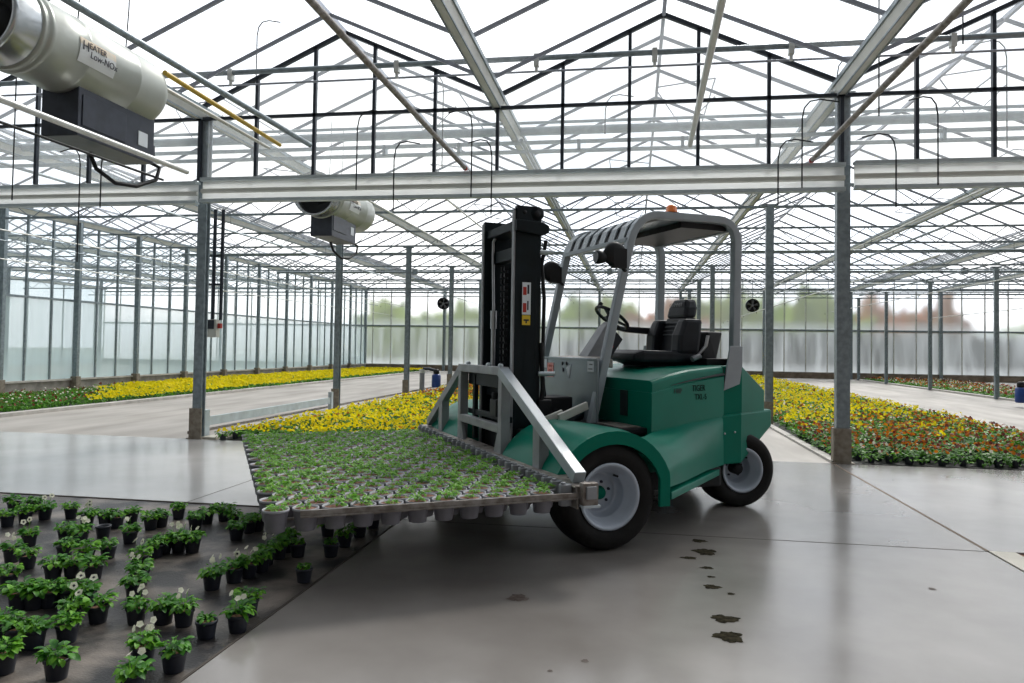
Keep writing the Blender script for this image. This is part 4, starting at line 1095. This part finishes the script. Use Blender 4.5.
MB().box(BX + .03, BX + .12, 1.30, 1.46, .85, 1.0).tube([(BX + .05, 1.38, 1.0), (BX + .05, 1.38, 1.06)], .03, 8).build('clamp_motor', M['black'], ca, bevel=.01)
for y in (1.98, 1.42, 1.12):
    MB().lathe([(0, .02), (.018, .02), (.018, -.02), (0, -.02)], 10, (BX, y, zt + .01), 'y').build('clamp_knob', M['zinc_light'], ca)
# row geometry of the potted seedlings
NB, NA, PB, PA = 11, 27, .162, .1385
PB0, PA0 = -2.325, -.375
ZP = .535
m0 = None
for j in range(NA + 1):
    y = PA0 - PA / 2 + j * PA
    if j == 0:
        MB().box(-2.20, BX - .04, y - .012, y + .006, .495, .532).box(-2.20, BX - .04, y - .026, y - .012, .495, .501).build('fork_tine', M['worn_steel'], ca)
        continue
    if m0 is None:
        m0 = MB().tube([(-2.30, y, .46), (BX - .04, y, .46)], .009, 6).build('fork_tine', M['worn_steel'], ca)
    else:
        o = m0.copy(); COL.objects.link(o); o.location.y = (j - 1) * PA
m1 = None
for j in range(NA):
    y = PA0 + j * PA
    if m1 is None:
        m1 = MB().prism([(BX - .075, y - .025), (BX - .075, y + .025), (BX - .12, y + .034), (BX - .15, y + .02), (BX - .15, y - .02), (BX - .12, y - .034)], .44, .578, 'z').lathe([(0, .578), (.018, .578), (.020, .590), (0, .594)], 8, (BX - .125, y, 0)).build('roller_block', M['grey_frame'], ca, bevel=.008)
    else:
        o = m1.copy(); COL.objects.link(o); o.location.y = j * PA

# ------------------------------------------------------------------ plants
def leaf(V, Q, MI, base, az, L, Wd, tilt, droop, m=0, hi=True, roll=0.0):
    """a bent, folded oval leaf made of quads"""
    ca_, sa = math.cos(az), math.sin(az)
    prof_ = ((0, .10), (.22, .62), (.5, 1.0), (.8, .72), (1.0, .12)) if hi == 2 else (((0, .12), (.4, 1.0), (1.0, .15)) if hi else ((0, .45), (1.0, .55)))
    k0 = len(V); n = 3 if hi == 2 else 2
    x = z = 0.0; pt = 0
    for i, (t, w) in enumerate(prof_):
        ang = tilt - droop * t
        dt = t - pt; pt = t
        x += math.cos(ang) * dt * L; z += math.sin(ang) * dt * L
        hw = w * Wd / 2
        if n == 3:
            for s, dz_ in ((-1, hw * .35), (0, 0), (1, hw * .35)):
                V.append((base[0] + ca_ * x - sa * s * hw, base[1] + sa * x + ca_ * s * hw, base[2] + z + dz_ + s * roll * hw))
        else:
            for s in (-1, 1):
                V.append((base[0] + ca_ * x - sa * s * hw, base[1] + sa * x + ca_ * s * hw, base[2] + z + s * roll * hw))
    for i in range(len(prof_) - 1):
        for k in range(n - 1):
            a = k0 + i * n + k
            Q.append((a, a + 1, a + n + 1, a + n)); MI.append(m)


def flower(V, Q, MI, c, r, az, face, m, eye=None, hi=True):
    """five rounded petals facing direction (az, face elevation)"""
    d = Vector((math.cos(az) * math.cos(face), math.sin(az) * math.cos(face), math.sin(face)))
    a = d.cross(Vector((0, 0, 1)));
    if a.length < .1: a = Vector((1, 0, 0))
    a.normalize(); b = d.cross(a); c = Vector(c)
    for k in range(5 if hi else 3):
        t = 2 * PI * k / (5 if hi else 3) + .3
        u = a * math.cos(t) + b * math.sin(t); w = a * -math.sin(t) + b * math.cos(t)
        k0 = len(V); ww = .62 if hi else .9
        for p in (c - d * .001, c + u * r * .6 + w * r * ww + d * r * .12, c + u * r * 1.05 + d * r * .05, c + u * r * .6 - w * r * ww + d * r * .10):
            V.append(tuple(p + d * (k % 2) * .0015))
        Q.append((k0, k0 + 1, k0 + 2, k0 + 3)); MI.append(m)
    if eye is not None:
        k0 = len(V)
        for t in range(4):
            V.append(tuple(c + d * r * .16 + (a * math.cos(t * PI / 2) + b * math.sin(t * PI / 2)) * r * .38))
        Q.append((k0, k0 + 1, k0 + 2, k0 + 3)); MI.append(eye)


def foliage_mesh(name, seed, nl, rad, h, L, Wd, mats, hi=2):
    rr = random.Random(seed); V, Q, MI = [], [], []
    for k in range(nl):
        az = rr.uniform(0, 2 * PI); q = math.sqrt(rr.random()) * rad * .62
        zz = h * (.15 + .75 * rr.random() * (1 - .5 * q / rad))
        leaf(V, Q, MI, (q * math.cos(az), q * math.sin(az), zz), az + rr.uniform(-.7, .7), L * rr.uniform(.7, 1.15), Wd * rr.uniform(.75, 1.15),
             rr.uniform(.15, 1.0) * (1.1 - q / rad * .6), rr.uniform(.5, 1.5), 0 if rr.random() < .65 else 1, hi, rr.uniform(-.5, .5))
    for k in range(6):
        az = rr.uniform(0, 2 * PI)
        leaf(V, Q, MI, (0, 0, 0), az, h * 1.0, .006, 1.2, .3, 1, True)
    me = quads_mesh(name, V, Q, MI, mats); me.polygons.foreach_set('use_smooth', [True] * len(me.polygons)); return me


# dark pots on the cloth
POT_R, POT_H = .052, .088
def pot_mesh(name, R, H, mt, base=.76, n=20, rim=.006, ribs=False):
    m = MB()
    p = [(0, 0), (R * base, 0), (R * (base + .02), .004), (R * .955, H - .020), (R * .965, H - .016), (R + rim * .4, H - .014), (R + rim * .4, H), (R - .003, H), (R - .008, H - .012), (R - .010, H - .02)]
    m.lathe(p, n, seg=[0, 0, 0, 0, 0, 1, 1, 1, 0] if ribs else None)
    return m.data(name, mt)


pm = pot_mesh('pot', POT_R, POT_H, M['pot_dark'])
soil_me = MB().lathe([(0, POT_H - .008), (POT_R * .5, POT_H - .010), (POT_R - .006, POT_H - .016)], 14).data('soil', M['soil'])
FOL = [foliage_mesh('foliage', 40 + k, 56, .078, .075, .050, .029, [M['leaf'], M['leaf_b']] if k % 2 else [M['leaf_b'], M['leaf']]) for k in range(5)]


def flowers_obj(parent, seed, n, mt, sc_=1.0, zc=.085):
    rr = random.Random(seed)
    for k in range(n):
        V, Q, MI = [], [], []
        az = rr.uniform(0, 2 * PI); q = rr.uniform(.01, .055)
        c = (q * math.cos(az), q * math.sin(az), zc + rr.uniform(-.01, .025))
        flower(V, Q, MI, c, .019 * sc_, rr.uniform(-PI, -.2) - parent.rotation_euler.z, rr.uniform(.2, .9), 0, 1 if (mt == 'white_eye') else None)
        k0 = len(V) - (4 if mt == 'white_eye' else 0) - 20
        V += [(c[0] * .4 - .002, c[1] * .4, .01), (c[0] * .4 + .002, c[1] * .4, .01), (c[0] + .002, c[1], c[2])]
        Q.append((len(V) - 3, len(V) - 2, len(V) - 1, k0)); MI.append(2)
        me = quads_mesh('flower', V, Q, MI, [M['white_p'], M['purple'], M['leaf']])
        o = bpy.data.objects.new('flower', me); COL.objects.link(o); o.parent = parent; o.location = (0, 0, POT_H - .01)


# (pixel x, pixel y of the pot base, look); looks: g leafy, w white flowers, e white with dark eye, s sparse, 0 empty
GROUND = [
    ('back row along the pale slab', [(3.7, 527.6, 'g'), (11, 514, 'g'), (22, 524, 'g'), (31.5, 513, 'g'), (41.7, 520.7, 'e'), (68, 519.5, 'g'), (84, 528, 'e'), (102.5, 528.5, 'g'), (114, 529, 'g'),
                                      (129, 524, 'g'), (148, 531, 'g'), (158.5, 528, 'g'), (176, 520, 'g'), (193, 530.5, 'g'), (204.7, 525, 'g'), (222, 522, 'g'), (231.5, 527.5, 'g'), (247, 534, 'g'), (256, 532, 'g')]),
    ('second row from the pale slab', [(25.6, 547.6, 'e'), (62, 543, 'g'), (77, 546, 'w'), (100, 539, '0'), (127, 544.5, 'w'), (161.5, 554.7, 'g'), (152.7, 559, 'g'), (175.7, 553, 'w'), (189.6, 554, 'w'), (234, 541, 'g')]),
    ('middle rows of the cloth', [(8, 563.5, 'w'), (23.4, 570, 'g'), (61, 560, 'g'), (82, 566, 'g'), (104.7, 560, 'g'), (49, 581, 'g'), (68, 579, 'g'), (90, 581, 'g'), (136.6, 570, 'e'), (136, 587, 'w'), (131, 600, 'g'),
                                  (4, 590, 'g'), (287, 546, 's'), (295.7, 558, 's'), (285.5, 553, 'g'), (276.6, 560, 'g'), (264, 566, 'w'), (259, 573, 'g'), (246, 579, 'w'), (231, 584, 'e'), (209, 591, 'w')]),
    ('front rows near the camera', [(14, 611, 'g'), (29, 611, 'g'), (45, 609, 'g'), (64, 607, 'g'), (81, 609, 'e'), (93.5, 624.5, 'g'), (65, 627, 'e'), (62, 644.5, 'g'), (12, 649, 'g'), (28.5, 650, 'g'), (-2, 641, 'g'),
                                    (51, 681.5, 'g'), (-3, 676, 'g'), (132, 625.5, 'w'), (159.6, 625.5, 'g'), (180, 628, 'w'), (202.6, 640, 's'), (138, 667.7, 'w'), (169.5, 674, 'g'), (126, 697, 'w'), (245, 618, 'g'), (234.5, 634, 'w')]),
    ('shade under the seedling tray', [(301.6, 583.7, 's'), (329, 558, 's'), (326, 537, 'g'), (343, 548, 'g'), (358, 538, 'g'), (372, 529, 'g')]),
]
LOOK = {'g': 'leafy green pansy', 'w': 'pansy with creamy flowers', 'e': 'pansy with dark-eyed white flower', 's': 'small sparse seedling', '0': 'empty dark pot'}
sd_ = 0
for rown, lst in GROUND:
    xs_ = sorted(p[0] for p in lst)
    for (x, y, lk) in lst:
        sd_ += 1; rr = random.Random(sd_ * 7)
        p = on_z(x, y - 1.0, 0.0); p.y += POT_R * .6; p.z = -.004
        o = bpy.data.objects.new('potted_pansy' if lk != '0' else 'empty_pot', pm); COL.objects.link(o)
        o.location = p; o.rotation_euler = (0, 0, rr.uniform(0, 6)); q = rr.uniform(.96, 1.06); o.scale = (q, q, q)
        w = WORD[xs_.index(x)]
        short = LOOK[lk]
        tag(o, '%s, %s in the %s' % (short, w + ' from left' if w != 'leftmost' else w, rown), 'potted plant' if lk != '0' else 'pot', 'loose pots on the dark ground cloth')
        if lk == '0': continue
        s = bpy.data.objects.new('soil', soil_me); COL.objects.link(s); s.parent = o
        f = bpy.data.objects.new('foliage', FOL[sd_ % 5]); COL.objects.link(f); f.parent = o; f.location = (0, 0, POT_H - .012)
        f.rotation_euler = (0, 0, rr.uniform(0, 6)); k = (.62 if lk == 's' else rr.uniform(.86, 1.08)); f.scale = (k, k, k)
        if lk in 'we':
            flowers_obj(o, sd_, rr.randint(2, 4) if lk == 'e' else rr.randint(2, 5), 'white_eye' if lk == 'e' else 'w', 1.1 if lk == 'e' else .85)

# seedlings carried by the pot fork
gp = pot_mesh('pot', .072, .125, [M['pot_grey'], M['pot_rim']], .72, 18, .006, True)
gs = MB().lathe([(0, .119), (.035, .118), (.064, .115)], 12).data('soil', M['soil'])
SEED = [foliage_mesh('foliage', 90 + k, 22 + k, .066, .050, .046, .023, [M['leaf_s'], M['leaf']], 2) for k in range(6)]
first = None
rs = random.Random(5)
for j in range(NA):
    for i in range(NB):
        x = PB0 + i * PB + (j % 2) * PB / 2; y = PA0 + j * PA
        P = TM @ Vector((x, y, ZP - .125))
        o = bpy.data.objects.new('potted_seedling', gp); COL.objects.link(o)
        o.location = P; o.rotation_euler = (0, 0, rs.uniform(0, 6))
        jl = WORD[j].replace('leftmost', 'nearest') if j < 22 else ['twenty-third', 'twenty-fourth', 'twenty-fifth', 'twenty-sixth', 'twenty-seventh'][j - 22]
        il = 'leftmost' if i == 0 else ('rightmost' if i == NB - 1 else WORD[i] + ' from left')
        tag(o, 'seedling in grey pot on tray, %s in the %s row from camera' % (il, jl), 'seedling', 'potted seedlings on the forklift tray')
        s = bpy.data.objects.new('soil', gs); COL.objects.link(s); s.parent = o
        f = bpy.data.objects.new('foliage', SEED[rs.randrange(6)]); COL.objects.link(f); f.parent = o
        f.location = (rs.uniform(-.012, .012), rs.uniform(-.012, .012), .114); f.rotation_euler = (0, 0, rs.uniform(0, 6)); k = rs.uniform(.55, 1.08); f.scale = (k, k, k)

# bed plants ---------------------------------------------------------------
def bed_variant(seed, colours, nf, lod):
    rr = random.Random(seed); V, Q, MI = [], [], []
    if lod == 0: nl, R, H = 34, .13, .15
    elif lod == 1: nl, R, H = 16, .13, .15
    else: nl, R, H = 7, .15, .15
    for k in range(nl):
        az = rr.uniform(0, 2 * PI); q = math.sqrt(rr.random()) * R * .8
        leaf(V, Q, MI, (q * math.cos(az), q * math.sin(az), H * rr.uniform(.35, .85)), az + rr.uniform(-.8, .8), (.065, .085, .14)[lod] * rr.uniform(.8, 1.2), (.038, .055, .10)[lod],
             rr.uniform(0, .8), rr.uniform(.3, 1.2), rr.choice((0, 0, 1)), 1 if lod == 0 else 0, rr.uniform(-.5, .5))
    for k in range(nf):
        az = rr.uniform(0, 2 * PI); q = math.sqrt(rr.random()) * R
        flower(V, Q, MI, (q * math.cos(az), q * math.sin(az), H * rr.uniform(.85, 1.2)), (.024, .026, .034)[lod] * rr.uniform(.8, 1.2), rr.uniform(-PI, 0), rr.uniform(.3, 1.3), 2 + rr.choice(colours), None, lod == 0)
    # dark pot under the leaves
    k0 = len(V); r = .05
    if lod == 0:
        for z, w in ((0, .8), (.09, 1.0)):
            for t in range(8): V.append((r * w * math.cos(t * PI / 4), r * w * math.sin(t * PI / 4), z))
        for t in range(8): Q.append((k0 + t, k0 + (t + 1) % 8, k0 + 8 + (t + 1) % 8, k0 + 8 + t)); MI.append(5)
    return np.array(V, np.float32), np.array(Q, np.int32), np.array(MI, np.int32)


BM = [M['leaf_far'], M['leaf'], M['yellow'], M['orange'], M['maroon'], M['pot_dark'], M['white_p']]
# looks: yellow, mixed yellow orange, orange, maroon, plain green
KIND = {'yellow': ([0, 0, 0], 7), 'amber': ([0, 0, 1], 6), 'orange': ([1, 1, 2], 5), 'maroon': ([2, 2, 1], 6), 'plain': ([2, 4], 1), 'mass': ([0, 0], 11)}
VARS = {(k, l, s): bed_variant(hash_ + s * 13 + l, c, max(1, int(n * (1, .8, .6)[l])), l) for hash_, (k, (c, n)) in zip((100, 200, 300, 400, 500, 600), KIND.items()) for l in range(3) for s in range(3)}


def noise2(x, y):
    return math.sin(x * 1.3 + 2 * math.sin(y * .7)) * .5 + math.sin(y * 1.1 + 1.7 * math.sin(x * 1.9)) * .5


def look(bed, x, y, r):
    nz = noise2(x, y) * .6 + r.uniform(-.8, .8)
    if bed == 0:
        t = (y - 10.4) + nz * 1.0 + (x - 2.7) * -.35
        if t < .7: return 'plain' if r.random() < .6 else 'orange'
        if t < 2.8: return r.choice(('orange', 'maroon', 'plain', 'maroon', 'orange', 'plain'))
        if t < 5.2: return r.choice(('amber', 'orange', 'maroon', 'yellow', 'plain', 'plain'))
        return r.choice(('yellow', 'mass', 'plain', 'yellow', 'amber', 'plain'))
    if bed == 1:
        if x - y * -.0 > -6.0 and y + nz * 1.6 > 20.5 and y < 30: return r.choice(('orange', 'maroon', 'orange', 'amber'))
        return r.choice(('yellow', 'yellow', 'plain', 'amber', 'yellow', 'mass'))
    if bed == 2:
        if y + nz * .8 < 13.5 + (-11.9 - x) * 1.6 + 1.2: return 'plain'
        return 'mass' if r.random() < .8 else 'yellow'
    return r.choice(('plain', 'maroon', 'plain', 'orange', 'plain'))


cells = []
rb = random.Random(3)
for bi, (a, b) in enumerate(BEDS):
    y = 10.50
    while y < YF - 1.2:
        st_ = .215 if y < 17 else (.235 if y < 26 else .27)
        x = a + .09 + (st_ / 2 if int(y * 10) % 2 else 0)
        while x < b - .05:
            px, py, z_ = project((x, y, .15))
            if any((x - cx) ** 2 + (y - cy) ** 2 < .075 for cx, cy in COLS): x += st_; continue
            cells.append([bi, x + rb.uniform(-.03, .03), y + rb.uniform(-.03, .03), y, px, py])
            x += st_
        y += st_ * .9
cells = [c for c in cells if -250 < c[4] < 1500]
# individuals: the plants that show largest in the two big beds
vis = [c for c in cells if c[0] in (0, 1) and 0 < c[4] < 1024 and not (c[0] == 1 and 250 < c[4] < 700 and c[5] > 430) and not (c[0] == 1 and 445 < c[4]) and not (c[0] == 0 and c[4] < 770)]
vis.sort(key=lambda c: c[2] ** 2 + c[1] ** 2)
ind = set(id(c) for c in vis[:296])
single = {}
rowpos = {}
for bi_ in (0, 1):
    rows_ = sorted(set(round(c[3], 3) for c in vis[:296] if c[0] == bi_))
    for ri, yy in enumerate(rows_):
        for k_, c in enumerate(sorted((c for c in vis[:296] if c[0] == bi_ and round(c[3], 3) == yy), key=lambda c: c[1])):
            rowpos[id(c)] = (k_, ri)
WORD += [a + '-' + b for a in ('twenty',) for b in ('third', 'fourth', 'fifth', 'sixth', 'seventh', 'eighth', 'ninth')] + ['thirtieth', 'thirty-first', 'thirty-second', 'thirty-third', 'thirty-fourth', 'thirty-fifth', 'thirty-sixth']
cnt = {'yellow': 'yellow', 'mass': 'yellow', 'amber': 'amber', 'orange': 'orange', 'maroon': 'maroon', 'plain': 'plain'}
LBL = {'yellow': 'pansy with bright yellow flowers', 'mass': 'pansy full of yellow flowers', 'amber': 'yellow and orange pansy', 'orange': 'rusty orange pansy', 'maroon': 'dark maroon pansy', 'plain': 'green flowerless pansy'}
stuff = {i: ([], [], [], 0) for i in range(4)}
acc = {i: dict(V=[], Q=[], M=[], n=0) for i in range(4)}
for c in cells:
    bi, x, y = c[0], c[1], c[2]
    lk = look(bi, x, y, rb); s = rb.randrange(3); az = rb.uniform(0, 2 * PI); sc_ = rb.uniform(.85, 1.15)
    if id(c) in ind:
        key = (lk, s)
        if key not in single:
            V, Q, MI = VARS[(lk, 0, s)]; single[key] = quads_mesh('bedding_pansy', V, Q, MI, BM)
        o = bpy.data.objects.new('bedding_pansy', single[key]); COL.objects.link(o)
        o.location = (x, y, .004); o.rotation_euler = (0, 0, az); o.scale = (sc_, sc_, sc_)
        wh = 'right hand bed' if bi == 0 else 'bed beyond the seedling tray'
        k_, ri = rowpos[id(c)]
        tag(o, '%s, %s in %s row of %s' % (LBL[lk], WORD[k_] + (' from left' if k_ else ''), 'front' if ri == 0 else WORD[ri], 'right bed' if bi == 0 else 'bed beyond tray'), 'flower', 'pansies in the front rows of the ' + wh)
        continue
    lod = 1 if y < 24 else 2
    if bi == 2 and y > 20: lod = 2
    V, Q, MI = VARS[(lk, lod, s)]
    ca_, sa = math.cos(az) * sc_, math.sin(az) * sc_
    V2 = np.empty_like(V); V2[:, 0] = V[:, 0] * ca_ - V[:, 1] * sa + x; V2[:, 1] = V[:, 0] * sa + V[:, 1] * ca_ + y; V2[:, 2] = V[:, 2] * sc_ + .004
    A = acc[bi]; A['V'].append(V2); A['Q'].append(Q + A['n']); A['M'].append(MI); A['n'] += len(V2)
names = ['mass of yellow, orange and maroon pansies filling the right hand bed behind its front rows', 'mass of yellow and orange pansies filling the bed left of the forklift mast',
         'yellow pansies and green plants filling the bed along the left glass wall', 'dark red and green pansies filling the far right bed']
for i in range(4):
    A = acc[i]; me = quads_mesh('pansy_bed', np.concatenate(A['V']), np.concatenate(A['Q']), np.concatenate(A['M']), BM)
    o = bpy.data.objects.new('pansy_foliage', me); COL.objects.link(o); tag(o, names[i], 'flower bed', None, 'stuff')

# the small yellow pansy standing apart by the left thick column
V, Q, MI = VARS[('mass', 0, 1)]
o = bpy.data.objects.new('bedding_pansy', quads_mesh('bedding_pansy', V, Q, MI, BM)); COL.objects.link(o); p = on_z(221, 440.5, 0); o.location = (p.x, p.y + .05, 0)
tag(o, 'yellow pansy in a dark pot standing apart beside the left thick column', 'flower')

# stains on the slab
def stain(px, py, w, h, mt, label, seed):
    p = on_z(px, py, 0); d = abs(p.y) / F_PX
    rx = w / 2 * d; ry = h / 2 * d * max(1.0, p.y / CAM_H)
    rr = random.Random(seed); m = MB(); n = 34
    ph = [rr.uniform(0, 6) for _ in range(5)]
    out = []
    for k in range(n):
        t = 2 * PI * k / n
        q = 1 + .13 * math.sin(3 * t + ph[0]) + .10 * math.sin(5 * t + ph[1]) + .09 * math.sin(9 * t + ph[2]) + .05 * math.sin(15 * t + ph[3])
        out.append((rx * q * math.cos(t), ry * q * math.sin(t), 0.0015))
    m.add([(0, 0, .0015)] + out, [(0, 1 + k, 1 + (k + 1) % n) for k in range(n)])
    tag(m.build('oil_stain', M[mt], loc=(p.x, p.y, 0)), label, 'stain')


for k, (x, y, w, h, mt, t) in enumerate([(729, 637, 27, 10, 'stain', 'largest dark oil stain, closest to the camera'), (725, 619, 26, 7, 'stain', 'second oil stain from the bottom of the line of stains'),
                                         (705, 552, 21, 6, 'stain', 'brown oil stain just in front of the floor joint'), (699, 541, 14, 3, 'stain', 'thin oil smear on the floor joint'),
                                         (712, 587, 16, 4, 'stain', 'middle oil stain in the line of stains'), (707, 568, 12, 2.4, 'stain', 'thin oil smear between the upper stains'),
                                         (689, 558, 15, 2.5, 'stain', 'thin oil smear left of the upper brown stain'), (731, 594, 7, 2, 'stain', 'tiny oil dot right of the middle stain'), (711, 577, 8, 1.6, 'stain', 'tiny oil dot above the middle stain'),
                                         (518, 598, 20, 7, 'stain_brown', 'brown soil smear in front of the front wheel'), (585, 661, 7, 3, 'stain_brown', 'small dark crumb on the slab in the foreground'),
                                         (550, 671, 5, 2, 'stain_brown', 'tiny dark crumb on the slab at the bottom'), (932, 589, 6, 2, 'stain_brown', 'small dark spot on the slab at the lower right')]):
    stain(x, y, w, h, mt, t, k)

# lettering as real meshes
dg = bpy.context.evaluated_depsgraph_get()
for o in [o for o in SC.objects if o.type == 'FONT']:
    me = bpy.data.meshes.new_from_object(o.evaluated_get(dg)); nm = o.name
    q = bpy.data.objects.new('x', me); COL.objects.link(q); q.parent = o.parent; q.location = o.location; q.rotation_euler = o.rotation_euler; q.scale = o.scale
    for ch in list(o.children): ch.parent = q
    bpy.data.objects.remove(o); q.name = nm
